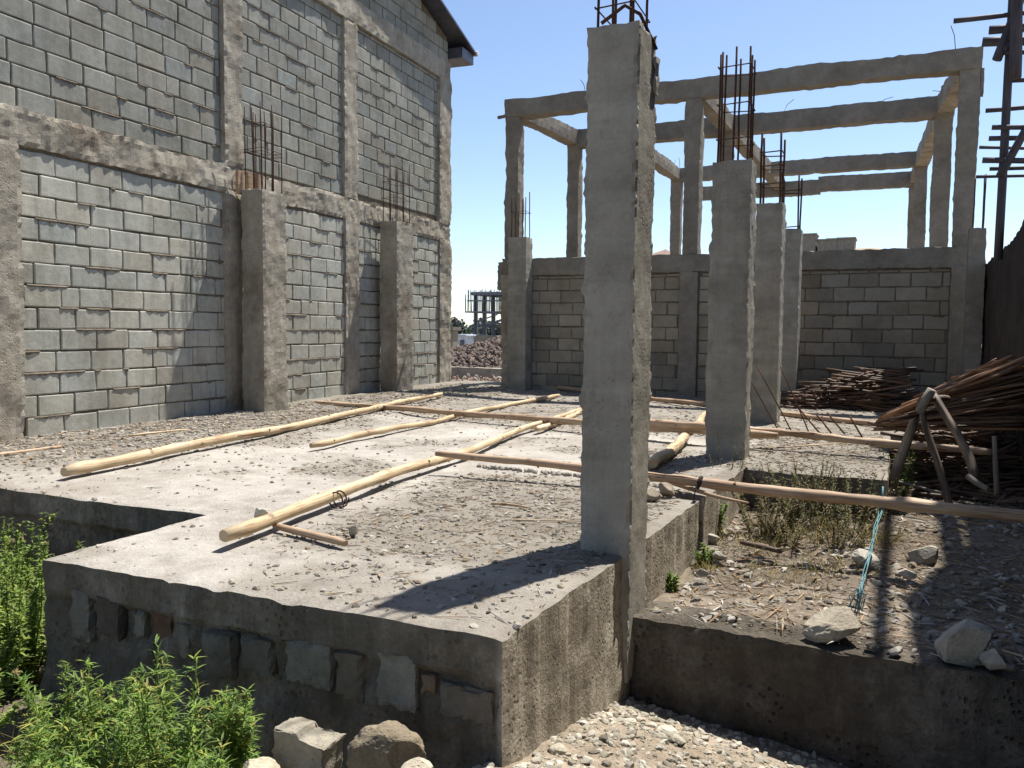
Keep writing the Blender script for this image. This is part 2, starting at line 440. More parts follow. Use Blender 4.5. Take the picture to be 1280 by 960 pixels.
# masonry stones showing in the shaded front face
for (x0, y0, x1, y1, t) in [(355, 797, 412, 866, (.95, 1.0, .95)), (470, 812, 520, 892, (1.15, 1.2, 1.12)), (418, 815, 452, 880, (.8, .7, .55)), (165, 762, 182, 800, (.9, .9, .85)), (184, 764, 216, 830, (.75, .42, .27)), (218, 778, 236, 830, (.9, .9, .85)), (545, 850, 618, 910, (.8, .7, .6)), (88, 738, 112, 800, (.8, .8, .75)), (255, 790, 290, 850, (.7, .7, .66)), (300, 795, 340, 850, (.62, .6, .55)), (525, 840, 545, 872, (.9, .62, .4)), (120, 745, 150, 800, (.55, .5, .45))]:
    a = py(x0, y0, 2.6); b = py(x1, y1, 2.6); m2 = MB()
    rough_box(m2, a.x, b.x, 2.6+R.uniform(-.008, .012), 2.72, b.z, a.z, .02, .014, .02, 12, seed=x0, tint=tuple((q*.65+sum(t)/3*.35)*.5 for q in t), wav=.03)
    part(m2, 'foundation_stone', STONE, slab)

# concrete ledge in front of the lower ground on the right
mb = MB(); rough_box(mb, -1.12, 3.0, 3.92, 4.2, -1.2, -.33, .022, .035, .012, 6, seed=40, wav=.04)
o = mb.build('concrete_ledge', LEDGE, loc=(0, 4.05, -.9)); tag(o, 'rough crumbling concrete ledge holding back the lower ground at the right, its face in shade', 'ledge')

# ---------------------------------------------------------------- columns with rebar
def rebars(root, x0, x1, y0, y1, z0, zt, n=6, ties=(), lean=(0, 0), seed=0, rad=.007, jit=.12):
    rr = random.Random(seed)
    mx, my = .04, .04
    pos = [(x0+mx, y0+my), (x1-mx, y0+my), (x1-mx, y1-my), (x0+mx, y1-my), ((x0+x1)/2, y0+my), ((x0+x1)/2, y1-my), (x0+mx, (y0+y1)/2), (x1-mx, (y0+y1)/2)][:n]
    for (x, y) in pos:
        m2 = MB(); tz = zt-rr.random()*jit
        h = tz-z0
        l2 = (lean[0]*h+rr.uniform(-.012, .012), lean[1]*h+rr.uniform(-.012, .012))
        pts = [(x+l2[0]*t+rr.uniform(-.004, .004)*(0 < t < 1), y+l2[1]*t, z0-.05+(h+.05)*t) for t in (0, .25, .5, .75, 1)]
        tube(m2, pts, rad, 6); part(m2, 'rebar', RED, root)
    for tz in ties:
        m2 = MB(); dx, dy = lean[0]*(tz-z0), lean[1]*(tz-z0)
        e = .012
        c = [(x0+mx-e+dx, y0+my-e+dy, tz), (x1-mx+e+dx, y0+my-e+dy, tz+.01), (x1-mx+e+dx, y1-my+e+dy, tz-.005), (x0+mx-e+dx, y1-my+e+dy, tz+.006), (x0+mx-e+dx, y0+my-e+dy, tz+.008)]
        tube(m2, c, rad*.6, 5); part(m2, 'stirrup', RED, root)
def column(x0, x1, y0, y1, z0, z1, label, seed, rt=None, n=6, ties=(), cell_=.05, mat=CONC, amp=.01, edge=.012, fins=.03, lean=(0, 0), group='cast concrete columns with rebar', rad=.0065, wav=.0):
    root = empty('concrete_column', ((x0+x1)/2, (y0+y1)/2, z0)); tag(root, label, 'column', group)
    m2 = MB(); rough_box(m2, x0, x1, y0, y1, z0, z1, cell_, amp, edge, 8, seed, fins=fins, wav=wav)
    part(m2, 'shaft', mat, root)
    if rt: rebars(root, x0, x1, y0, y1, z1, rt, n, ties, lean, seed, rad)
    return root
c1 = column(-1.37, -1.12, 3.83, 4.14, -.62, 2.47, 'tall rough concrete column in the foreground on the slab edge, the largest one', 1, 3.3, 6, (2.56,), .02, amp=.004, edge=.011, fins=.03, wav=.010)
m2 = MB(); tube(m2, [(-1.31, 3.86, 2.49), (-1.2, 3.87, 2.56), (-1.15, 3.95, 2.54), (-1.11, 4.1, 2.42)], .009, 6); part(m2, 'stirrup', RED, c1)
m2 = MB(); rough_box(m2, -1.12, -1.10, 4.08, 4.14, 2.2, 2.38, .03, .008, .012, 14, 5); part(m2, 'concrete_burr', CONC, c1)
column(-1.44, -1.12, 7.1, 7.42, -.6, 2.45, 'second concrete column of the row behind the foreground column, weeds at its foot', 2, 3.42, 8, (2.62, 2.9, 3.2), .04, wav=.02, rad=.009)
column(-1.50, -1.21, 9.9, 10.2, -.05, 2.49, 'third concrete column of the row, with a low tied pair of bars on top', 3, 3.3, 4, (2.7, 2.9, 3.05), .05, rad=.013)
column(-1.57, -1.27, 12.4, 12.7, -.05, 2.47, 'fourth and farthest concrete column of the row, close in front of the long block wall', 4, 3.3, 4, (2.5, 3.0), .05, rad=.013)
column(-5.99, -5.66, 13.0, 13.27, -.05, 2.58, 'short grey column by the left end of the long wall, thin bars on top', 5, 3.35, 6, (3.0,), .05, rad=.008)
column(.80, 1.0, 12.6, 12.85, -.3, 2.42, 'short dark column at the right corner of the long wall', 6, 3.15, 3, (), .05, FRAME, rad=.009)
p1 = column(-7.12, -6.80, 7.9, 8.33, -.05, 2.66, 'pitted column standing against the block building, nearer of the two, orange board at its bars', 7, 3.68, 8, (3.1, 3.14), .035, CONC_W, amp=.014, edge=.014, fins=.015, wav=.03)
rebars(p1, -7.06, -6.86, 7.98, 8.25, 2.66, 3.62, 4, (3.45,), (0, 0), 71)
m2 = MB(); rough_box(m2, -7.16, -7.12, 7.86, 8.3, 2.62, 2.9, .1, .004, .004, 8, 8)
m2.uv = {i: [(q[0]*3, q[1]*2) for q in [(m2.v[k][2], m2.v[k][1]) for k in fc]] for i, fc in enumerate(m2.f)}
part(m2, 'formwork_board', WOODR, p1)
column(-7.36, -7.05, 11.22, 11.70, -.05, 2.70, 'pitted column standing against the block building, farther of the two', 8, 3.62, 8, (3.05, 3.3), .045, CONC_W, amp=.014, edge=.014, fins=.015, wav=.03)

# ---------------------------------------------------------------- block walls
def block_wall(mb, x0, x1, z0, z1, h=.2, w=.4, seed=0, keep=None, base=(1, 1, 1), var=.08, gap=.011, y=0.0, depth=.05, warm=0.0, fine=(5, 4), skips=()):
    rr = random.Random(seed); row = 0; z = z0
    while z < z1-.02:
        hh = min(h, z1-z); off = (row % 2)*w/2+rr.uniform(-.05, .05)
        xa = x0-off
        while xa < x1-.01:
            bw = w*rr.choice([1, 1, 1, 1, 1, .97, 1.03, .5 if rr.random() < .12 else 1])
            a = max(xa, x0); b = min(xa+bw, x1); xa += bw
            if b-a < .05: continue
            if keep and not keep((a+b)/2, z+hh): continue
            t = 1+rr.gauss(0, var); tw = rr.gauss(0, .02)+warm
            col = (base[0]*t*(1+tw), base[1]*t, base[2]*t*(1-tw))
            ga, gb, gc, gd = [gap*rr.uniform(.2, 1.1) for _ in range(4)]
            X0, X1, Z0, Z1 = a+ga, b-gb, z+gc, z+hh-gd
            nxx, nzz = fine; yy = y+rr.uniform(-.0025, .0025); ty = rr.uniform(-.002, .002)
            ids = []
            chip = [rr.random() < .13 for _ in range(4)]
            for k in range(nzz+1):
                rw = []
                for i in range(nxx+1):
                    px_ = X0+(X1-X0)*(.025 if i == 1 else .975 if i == nxx-1 else i/nxx); pz = Z0+(Z1-Z0)*(.05 if k == 1 else .95 if k == nzz-1 else k/nzz)
                    e = (i in (0, nxx))+(k in (0, nzz))
                    jj = .004 if e else 0
                    ex = px_+rr.uniform(-jj, jj); ez = pz+rr.uniform(-jj, jj)
                    q = yy+ty*(i/nxx-.5)+(.005 if e else 0)+(.004 if e == 2 else 0)+rr.uniform(-.0005, .0005)
                    if e == 2:
                        ci = (0 if i == 0 else 1)+(0 if k == 0 else 2)
                        if chip[ci]: ex += (.025 if i == 0 else -.025)*rr.random(); ez += (.02 if k == 0 else -.02)*rr.random(); q += .01
                    rw.append(mb.vert((ex, q, ez), col))
                ids.append(rw)
            for k in range(nzz):
                for i in range(nxx): mb.face((ids[k][i], ids[k][i+1], ids[k+1][i+1], ids[k+1][i]))
            # skirt
            loop = ids[0]+[ids[k][-1] for k in range(1, nzz+1)]+ids[-1][-2::-1]+[ids[k][0] for k in range(nzz-1, 0, -1)]
            back = [mb.vert((mb.v[q][0], y+depth, mb.v[q][2]), col) for q in loop]
            for q in range(len(loop)):
                q2 = (q+1) % len(loop); mb.face((loop[q2], loop[q], back[q], back[q2]))
        z += hh; row += 1
def backing(mb, x0, x1, z0, z1, y=.018, th=.2, cell_=.08, seed=0, top=None):
    nx = round((x1-x0)/cell_); nn = round((z1-z0)/cell_)
    ids = []
    for k in range(nn+1):
        rw = []
        for i in range(nx+1):
            x = x0+(x1-x0)*i/nx; zt = z1
            z = z0+(z1-z0)*k/nn
            if top: z = min(z, top(x))
            rw.append(mb.vert((x, y+.012*fb((x, 0, z), 9, 3, seed), z)))
        ids.append(rw)
    for k in range(nn):
        for i in range(nx): mb.face((ids[k][i], ids[k][i+1], ids[k+1][i+1], ids[k+1][i]))
    t1 = min(z1, top(x1)) if top else z1; t0 = min(z1, top(x0)) if top else z1
    b = [mb.vert((x1, y, z0)), mb.vert((x1, y+th, z0)), mb.vert((x1, y+th, t1)), mb.vert((x1, y, t1))]; mb.face(b)
    b = [mb.vert((x0, y+th, z0)), mb.vert((x1, y+th, z0)), mb.vert((x1, y+th, t1)), mb.vert((x0, y+th, t0))]; mb.face(b[::-1])
    b = [mb.vert((x0, y, z0)), mb.vert((x0, y+th, z0)), mb.vert((x0, y+th, t0)), mb.vert((x0, y, t0))]; mb.face(b[::-1])
def squeezed(mb, x0, x1, z0, z1, h=.2, y=-.002, seed=0, p=.5):
    """mortar squeezed out of the bed joints"""
    rr = random.Random(seed); z = z0+h
    while z < z1-.05:
        x = x0
        while x < x1:
            L = rr.uniform(.06, .5)
            if rr.random() < p:
                L = min(L, x1-x); n = max(3, int(L/.03)); top = []; bot = []; mid = []
                for i in range(n+1):
                    e = min(1, 4*(i/n)*(1-i/n)*2)
                    px_ = x+L*i/n
                    top.append(mb.vert((px_, y+.004, z+.006+rr.uniform(0, .006)*e)))
                    mid.append(mb.vert((px_, y-.003-.009*e*rr.uniform(.1, 1), z-.004*e)))
                    bot.append(mb.vert((px_, y+.003, z-.008-.03*e*rr.random()**2.5)))
                for i in range(n):
                    mb.face((mid[i], mid[i+1], top[i+1], top[i])); mb.face((bot[i], bot[i+1], mid[i+1], mid[i]))
            x += L
        z += h

A = Vector((-7.1, 4.9, 0)); B = Vector((-7.6, 13.66, 0)); ang = math.atan2(B.y-A.y, B.x-A.x)
bld = empty('block_building', A, ang)
tag(bld, 'tall grey concrete block building at the left with a sloping roof edge', 'building')
def bpart(mbx, name, mat): return mbx.build(name, mat, bld)
roof_z = lambda x: 6.17+(9.58-x)*.297-.02
SL = -3.0; SR = 9.02
for (a_, b_, z_, s_) in ((.17, 2.87, 2.62, 1), (3.2, 5.47, 2.64, 2), (5.84, 8.6, 2.7, 3), (SL, -.25, 2.62, 9)):
    lo = MB(); block_wall(lo, a_, b_, .02, z_, seed=s_, var=.045); bpart(lo, 'block_panel', BLOCK)
b2 = (.70, .70, .70)
for (a_, b_, z_, s_) in ((SL, 2.87, 2.95, 4), (3.2, 5.47, 2.98, 5), (5.84, 8.6, 3.05, 6)):
    up = MB(); block_wall(up, a_, b_, z_, 5.51, seed=s_, base=b2, y=.03, var=.06); bpart(up, 'block_panel', BLOCK)
up = MB(); block_wall(up, SL, SR, 5.86, 9.0, seed=7, base=b2, y=.03, keep=lambda x, z: z < roof_z(x)+.05); bpart(up, 'gable_blocks', BLOCK)
mo = MB(); backing(mo, SL, SR-.03, -.4, 2.9, .016, .2, .08, 3); backing(mo, SL, SR-.03, 2.9, 9.4, .045, .17, .12, 5, top=roof_z)
squeezed(mo, .17, 2.87, .02, 2.62, seed=1, p=.42); squeezed(mo, 3.2, 5.47, .02, 2.6, seed=2, p=.42); squeezed(mo, 5.84, 8.6, .02, 2.6, seed=3, p=.42)
squeezed(mo, SL, 2.87, 2.95, 5.4, y=.028, seed=4, p=.2); squeezed(mo, 3.2, 5.47, 2.98, 5.4, y=.028, seed=5, p=.2); squeezed(mo, 5.84, 8.6, 3.05, 5.4, y=.028, seed=6, p=.2)
bpart(mo, 'mortar', MORTAR)
def bbox(name, x0, x1, z0, z1, y0, y1, seed, cell_=.06, amp=.02, wav=.02, edge=.02):
    m2 = MB(); rough_box(m2, x0, x1, y0, y1, z0, z1, cell_, amp, edge, 6, seed, wav=wav, fins=.02); return bpart(m2, name, CONC_W)
bbox('ring_beam', SL, SR, 2.64, 2.96, -.02, .14, 11, .045, .03, .03, .022)
bbox('ring_beam', SL, SR+.02, 5.51, 5.86, -.025, .14, 12, .07)
bbox('wall_column', 2.87, 3.21, -.3, 2.66, -.045, .12, 13, .05, .02, .03)
bbox('wall_column', 2.88, 3.21, 2.95, 5.52, -.03, .14, 14)
bbox('wall_column', 5.46, 5.84, -.3, 2.66, -.04, .12, 15, .05, .02, .03)
bbox('wall_column', 5.47, 5.84, 2.95, 5.52, -.02, .14, 16)
bbox('wall_column', 8.58, SR+.03, -.3, 2.66, -.04, .14, 17, .05, .025, .04)
bbox('wall_column', 8.58, SR+.04, 2.95, 5.52, -.03, .14, 18)
bbox('wall_column', -.27, .17, -.3, 2.66, -.06, .12, 19, .05, .02, .03)
m2 = MB()
for x in (-.03,):
    x0, x1 = SL-.3, 9.62
    for (ya, yb, dz, th) in ((-.28, 1.2, 0, .04),):
        vs = [(x0, ya, roof_z(x0)+.02), (x1, ya, roof_z(x1)+.02), (x1, yb, roof_z(x1)+.02), (x0, yb, roof_z(x0)+.02)]
        a = [m2.vert(v) for v in vs]+[m2.vert((v[0], v[1], v[2]+th)) for v in vs]
        for q in ((3, 2, 1, 0), (4, 5, 6, 7), (0, 1, 5, 4), (1, 2, 6, 5), (2, 3, 7, 6), (3, 0, 4, 7)): m2.face([a[k] for k in q])
rf = bpart(m2, 'roof', TIN)
m2 = MB(); rough_box(m2, 9.1, 9.6, -.22, 1.1, 5.98, 6.17, .2, .002, .002, 4, 3); bpart(m2, 'eave_board', TIN)
m2 = MB(); tube(m2, [(9.64, -.3, 6.2), (9.64, 1.2, 6.2)], .05, 8); bpart(m2, 'gutter', PALE)

# long block wall below the frame
bw = empty('long_block_wall', (-2.7, 13.3, 0)); tag(bw, 'long low concrete block wall under the open frame, shaded side facing the slab', 'wall')
def wpart(mbx, name, mat): return part(mbx, name, mat, bw)
m2 = MB()
block_wall(m2, -5.95, -3.15, -.1, 1.95, seed=21, y=13.32, var=.1, depth=.06); wpart(m2, 'block_panel', BLOCK_B); m2 = MB(); block_wall(m2, -2.85, .64, -.1, 1.95, seed=22, y=13.32, var=.1, depth=.06)
wpart(m2, 'block_panel', BLOCK_B)
m2 = MB(); backing(m2, -6.2, .95, -.4, 1.97, 13.336, .2, .1, 7); squeezed(m2, -5.9, .6, -.1, 1.9, y=13.318, seed=8, p=.25)
wpart(m2, 'mortar', MORTAR)
m2 = MB(); rough_box(m2, -6.22, .98, 13.27, 13.56, 1.96, 2.25, .06, .02, .02, 6, 23, wav=.02, fins=.02); wpart(m2, 'coping_beam', FRAME)
m2 = MB(); rough_box(m2, -3.15, -2.86, 13.26, 13.5, -.2, 1.97, .06, .012, .012, 6, 24); wpart(m2, 'wall_column', FRAME)
m2 = MB(); rough_box(m2, .64, .97, 13.25, 13.52, -.3, 1.97, .06, .012, .012, 6, 25); wpart(m2, 'wall_column', FRAME)
m2 = MB(); rough_box(m2, -6.24, -5.93, 13.26, 13.56, -.2, 1.97, .05, .03, .025, 6, 26, fins=.04, wav=.04); wpart(m2, 'wall_column', CONC_W)
m2 = MB(); rough_box(m2, -6.33, -6.22, 13.3, 13.5, 1.72, 2.2, .04, .035, .02, 9, 27); wpart(m2, 'concrete_burr', FRAME)

# open concrete frame
frm = empty('bare_concrete_structure', (-2.7, 13.4, 2.25)); tag(frm, 'open frame of bare concrete columns and beams rising above the long wall', 'building frame')
def fbox(name, x0, x1, y0, y1, z0, z1, seed, mat=FRAME, c=.07):
    m2 = MB(); rough_box(m2, x0, x1, y0, y1, z0, z1, c, .012, .014, 6, seed, fins=.03, wav=.025); return part(m2, name, mat, frm)
def fbeam(a, b, z0, z1, wd, seed, mat=FRAME):
    a = Vector(a); b = Vector(b); L = (b-a).length; m2 = MB()
    rough_box(m2, 0, L, -wd/2, wd/2, z0, z1, .08, .012, .014, 6, seed, fins=.02, wav=.025)
    an = math.atan2(b.y-a.y, b.x-a.x); c, s = math.cos(an), math.sin(an)
    m2.v = [(a.x+x*c-y*s, a.y+x*s+y*c, z) for x, y, z in m2.v]
    part(m2, 'beam', mat, frm)
Rz = [13.42, 15.9, 20.4, 22.6]
fbox('column', -6.2, -5.95, 13.3, 13.54, 2.24, 4.66, 31); fbox('column', -3.13, -2.88, 13.3, 13.54, 2.24, 4.66, 32); fbox('column', .64, .90, 13.3, 13.54, 2.24, 4.66, 33)
fbeam((-6.21, 13.42, 0), (.92, 13.42, 0), 4.64, 4.93, .27, 34)
fbox('column', -6.02, -5.78, 15.8, 16.04, 0, 4.66, 35, FRAME); fbox('column', .42, .7, 15.8, 16.05, 0, 4.66, 36); fbox('column', -3.1, -2.85, 15.8, 16.04, 0, 4.66, 37)
fbeam((-6.03, 15.92, 0), (.72, 15.92, 0), 4.6, 4.93, .27, 38)
fbox('column', -5.1, -4.86, 20.4, 20.64, 0, 4.66, 39); fbox('column', .22, .46, 20.4, 20.66, 0, 4.66, 40)
fbeam((-5.1, 20.5, 0), (.47, 20.5, 0), 4.62, 4.93, .27, 41)
fbeam((-5.1, 22.9, 0), (-1.9, 22.9, 0), 4.5, 4.86, .27, 42); fbeam((-1.95, 22.9, 0), (.4, 22.9, 0), 4.56, 4.92, .27, 43)
fbox('column', .12, .36, 22.8, 23.04, 0, 4.58, 44)
fbeam((-6.07, 13.55, 0), (-5.92, 15.8, 0), 4.65, 4.92, .24, 45); fbeam((-4.98, 16.05, 0), (-4.98, 20.38, 0), 4.64, 4.91, .24, 46)
fbeam((-2.98, 13.55, 0), (-2.95, 15.8, 0), 4.64, 4.92, .24, 47); fbeam((-2.95, 16.05, 0), (-2.9, 20.38, 0), 4.64, 4.92, .24, 48); fbeam((-2.9, 20.64, 0), (-2.88, 22.77, 0), 4.64, 4.92, .24, 49)
fbeam((.77, 13.55, 0), (.57, 15.79, 0), 4.63, 4.92, .25, 50, CONC_W); fbeam((.57, 16.06, 0), (.34, 20.37, 0), 4.6, 4.92, .25, 51, CONC_W); fbeam((.34, 20.64, 0), (.26, 22.77, 0), 4.62, 4.9, .24, 52)
# broken column foot joint and formwork bits left on the frame
m2 = MB(); tube(m2, [(-6.36, 13.35, 4.66), (-6.1, 13.33, 4.68)], .03, 6); part(m2, 'formwork_stick', WOODG, frm)
m2 = MB(); rough_box(m2, .90, .95, 13.38, 13.5, 4.3, 4.66, .05, .015, .01, 9, 4); part(m2, 'concrete_burr', FRAME, frm)
for (x, y, Y, dx, dz) in [(732, 96, 13.4, -.09, .22), (735, 104, 13.4, .12, .16), (655, 123, 13.4, -.2, .03), (1195, 50, 13.4, -.07, .35), (1190, 140, 15.9, -.3, .12), (980, 147, 15.9, .16, .2), (1100, 140, 15.9, .2, .08), (842, 200, 20.4, .06, .2), (850, 200, 20.4, -.03, .25)]:
    a = py(x, y, Y); a.z = 4.93; m2 = MB(); tube(m2, [a, a+Vector((dx*.3, 0, dz*.6)), a+Vector((dx, 0, dz))], .005, 4); part(m2, 'tie_wire', RED, frm)

# ---------------------------------------------------------------- side wall on the right and scaffold
def swt(y): return 1.98+.07*nz((y, 0, 0), .8)+.03*nz((y, 3, 0), 5)+.28*math.exp(-((y-8.2)/1.2)**2)+3.0*smooth(7.9, 7.5, y)  # near stretch, out of view, raised to block sky and deepen the shade
m2 = MB(); ys2 = fr_(-1.5, 13.1, .08); zs = [i/18 for i in range(19)]; L1 = []; L2 = []
for y in ys2:
    t = swt(y); x0 = 1.03 if y > 8 else 1.03+.0*(8-y)
    L1.append([m2.vert((x0+.04*fb((y, k, 3), 3, 3, 3)+.01*nz((y*6, k*25, 0), 1), y, -.6+(t+.6)*k)) for k in zs])
    L2.append([m2.vert((x0+.32+.03*fb((y, k, 7), 3, 2, 3), y, -.6+(t+.6)*k)) for k in zs])
for i in range(len(ys2)-1):
    for k in range(18):
        m2.face((L1[i][k], L1[i][k+1], L1[i+1][k+1], L1[i+1][k])); m2.face((L2[i][k], L2[i+1][k], L2[i+1][k+1], L2[i][k+1]))
    m2.face((L1[i][18], L2[i][18], L2[i+1][18], L1[i+1][18]))
m2.face([L1[-1][k] for k in range(19)]+[L2[-1][k] for k in range(18, -1, -1)]); m2.face([L2[0][k] for k in range(19)]+[L1[0][k] for k in range(18, -1, -1)])
tag(m2.build('mud_wall', MUD, loc=(1.1, 6, 0)), 'dark brown mud wall closing the yard at the right edge, unseen end raised for shade', 'wall')

sc = empty('wooden_scaffold', (1.2, 9.5, 0)); tag(sc, 'dark scaffold of lashed round poles above the mud wall at the upper right', 'scaffold')
def scp(a, b, rad, name='scaffold_pole', wob=.01, seed=0):
    m2 = MB(); tube(m2, path(a, b, 9, wob, seed), [rad*(1-.02*i) for i in range(9)], 7, .1, seed); part(m2, name, SCAF, sc)
scp((1.46, 9.5, -.5), py(1248, 308, 9.5)+Vector((0, 0, -.15)), .05) if False else None
a = py(1248, 312, 9.6); b = py(1262, -60, 9.6); d = (b-a)
scp(a-Vector((0, 0, .1)), b+Vector((.05, 0, .6)), .042, seed=1)
scp(py(1269, 98, 9.4), py(1271, -50, 9.4)+Vector((0, 0, .4)), .055, seed=2)
scp(py(1250, 220, 9.5), py(1300, 130, 9.5), .04, seed=3)
scp(py(1246, 75, 9.5), py(1285, -25, 9.5), .045, seed=4)
for i, (x, y, y2, rad) in enumerate([(1192, 26, 12, .03), (1236, 38, 30, .05), (1228, 52, 50, .055), (1255, 66, 64, .025), (1262, 101, 98, .025), (1232, 138, 131, .028), (1240, 159, 158, .03), (1236, 173, 171, .03), (1224, 184, 186, .02), (1228, 200, 201, .035), (1237, 211, 208, .024), (1220, 221, 219, .02), (1244, 70, -10, .02)]):
    scp(py(x, y, 9.5+(i % 3)*.12), py(1400, y2+(y2-y)*.8, 9.5+(i % 3)*.12), rad*.85, 'ledger', .012, i+10)
for k, (x, y) in enumerate([(1.7, 5.0), (3.1, 5.0), (3.1, 9.7), (1.75, 7.4)]):  # out-of-view posts, then ledgers, carrying the added shade deck
    scp((x, y, -.6), (x, y, 5.3), .05, seed=40+k)
for k, y in enumerate((5.1, 7.3, 9.55)): scp((1.12, y, 5.0), (3.3, y, 5.02), .045, 'ledger', .01, 50+k)
rr = random.Random(5)
for k in range(17):  # unseen deck added overhead to shade the ground; lone first piece throws a stripe
    x = 1.08+k*.155 if k else .86; m2 = MB(); y0 = 4.2+rr.uniform(-.25, .3); y1 = 9.75+rr.uniform(-.2, .1)
    x += rr.uniform(-.008, .008)
    rough_box(m2, x, x+(.15 if k else .08), y0, y1, 5.06+rr.uniform(0, .01), 5.1, .3, .004, .002, 3, k)
    m2.uv = {i: [(q[0]*3, q[1]) for q in [(m2.v[v][0], m2.v[v][1]) for v in fc]] for i, fc in enumerate(m2.f)}
    part(m2, 'shade_plank', SCAF, sc)

# ---------------------------------------------------------------- poles on the slab
def pole(a, b, r0, r1, label, seed, mat=WOOD, wob=.05, n=44, name='wooden_pole', cat='pole', group='peeled poles lying about the slab', knob=None, rough=.22):
    m2 = MB(); pts = path(a, b, n, wob, seed)
    for i_, p in enumerate(pts): p.x += .006*nz((i_*.9, seed, 3), 1)
    r0 *= .8; r1 *= .8
    radii = [(r0+(r1-r0)*i/(n-1))*(1+.28*nz((i*.55, seed, 0), 1)) for i in range(n)]
    radii[0] *= .8; radii[-1] *= .75
    for i_ in range(2, n-2):
        if nz((i_*1.7, seed*2.3, 0), 1) > .28: radii[i_] *= 1.16
    tube(m2, pts, radii, 10, rough, seed)
    rk = random.Random(seed*7)
    if n > 20:
        for _ in range(int((Vector(b)-Vector(a)).length*1.6)):       # branch stubs
            i_ = rk.randint(2, n-3); p = pts[i_]; an = rk.random()*6.28; ax = (pts[i_+1]-p).normalized(); sd = ax.orthogonal().normalized(); sd.rotate(Matrix.Rotation(an, 3, ax))
            tube(m2, [p+sd*radii[i_]*.6, p+sd*radii[i_]*1.25+ax*.008], [radii[i_]*.42, radii[i_]*.2], 6, tint=(.45, .38, .3))
        for _ in range(int((Vector(b)-Vector(a)).length*2.5)):       # bark strips left on
            i_ = rk.randint(1, n-6); an = rk.random()*6.28; q_ = []
            for j_ in range(i_, i_+rk.randint(2, 4)):
                ax = (pts[j_+1]-pts[j_]).normalized(); sd = ax.orthogonal().normalized(); sd.rotate(Matrix.Rotation(an, 3, ax)); q_.append(pts[j_]+sd*radii[j_]*.93)
            tube(m2, q_, [radii[i_]*.12]+[radii[i_]*.22]*(len(q_)-2)+[radii[i_]*.05], 5, tint=(.5, .38, .28))
    root = m2.build(name, mat, loc=a); tag(root, label, cat, group)
    return root, pts
gp = lambda x, y, z: gz(x, y, z)
pole(gp(80, 590, .06), gp(552, 492, .1), .052, .034, 'long pale peeled pole nearest the block building, thick end at the left', 1, wob=.035)
pole(gp(394, 503, .06), gp(972, 545, .14), .036, .045, 'long pole crossing the slab from the block building and passing behind the tall column', 2, WOODR, wob=.03)
pole(gp(388, 557, .05), gp(699, 494, .06), .034, .034, 'crooked thin pole in the middle of the slab, between two longer ones', 3, wob=.05)
d1, _ = pole(gp(280, 670, .07), gp(730, 511, .06), .046, .032, 'thickest peeled pole, cut end facing the near left of the slab, wire wound round it', 4, wob=.04)
pole(gp(668, 537, .05), gp(760, 504, .05), .034, .03, 'short pale pole beside the far end of the thick pole', 5)
e1, pe = pole(gp(545, 567, .15), py(1330, 652, 5.5), .03, .048, 'long pole reaching over the lower ground at the right, blue rope hanging from it', 6, WOODR, wob=.03, n=36)
pole(gp(815, 580, .06), gp(886, 516, .06), .056, .045, 'short thick pole just right of the tall foreground column', 7)
pole(gp(680, 482, .08), gp(1102, 531, .05), .045, .04, 'far pole lying along the foot of the long wall', 8, WOODR)
pole(gp(790, 527, .16), gp(1240, 565, .12), .042, .036, 'bent reddish pole running right towards the stick pile', 9, WOODR, wob=.09)
pole(gp(343, 657, .03), gp(432, 679, .03), .022, .024, 'short cut stick lying beside the thick pole', 10, WOODR, wob=.01, n=8)
pole(gp(-30, 572, .04), gp(76, 558, .05), .025, .018, 'brown stick by the foot of the wall at the far left', 11, WOODR, wob=.02, n=8)
pole(gp(162, 545, .07), gp(236, 537, .07), .014, .01, 'thin pale stick on the debris near the block wall', 12, wob=.03, n=8)
pole(gp(820, 596, .06), gp(936, 628, .02), .026, .009, 'tapering reddish stick under the roped pole, poking over the slab edge', 13, WOODR, wob=.05, n=12)
pole(gp(614, 630, .015), gp(660, 635, .015), .010, .008, 'small red twig on the bare slab', 14, WOODR, wob=.06, n=7)
pole(gp(640, 650, .01), gp(735, 651, .01), .006, .004, 'very thin straight twig left of the tall column', 15, wob=.01, n=6)
pole(gz(925, 678, -.28), gz(975, 690, -.28), .02, .02, 'short dark stick on the lower ground near the green weeds', 16, WOODD, wob=.02, n=7)
pole(gz(955, 560, .03), gz(1075, 552, .03), .008, .006, 'twig on the far raised platform', 17, WOOD, wob=.03, n=7)
# wire round the thick pole
for (x, y) in ((419, 622), (424, 620)):
    c = gz(x, y, .075); m2 = MB(); D = Vector((-.07, 1, 0)).normalized(); s = Vector((1, .07, 0)).normalized()
    tube(m2, [c-Vector((0, 0, .02))+(s*math.cos(t)+Vector((0, 0, 1))*math.sin(t))*.05+D*(t*.004) for t in [i*.5 for i in range(14)]], .005, 5)
    o = m2.build('wire_tie', RED, d1); o.matrix_parent_inverse = Matrix.Translation(d1.location).inverted()
# tie band on the roped pole
c = py(873, 603, 5.28); m2 = MB()
for q in range(3):
    tube(m2, [c+Vector((.006*q+.01*math.sin(t), math.cos(t)*.04, math.sin(t)*.04)) for t in [i*.5 for i in range(14)]], .004, 5)
tube(m2, [c+Vector((0, -.06, 0)), c+Vector((-.02, -.055, -.14)), c+Vector((-.015, -.06, -.25))], .004, 5)
o = m2.build('wire_tie', CHAR, e1); o.matrix_parent_inverse = Matrix.Translation(e1.location).inverted()

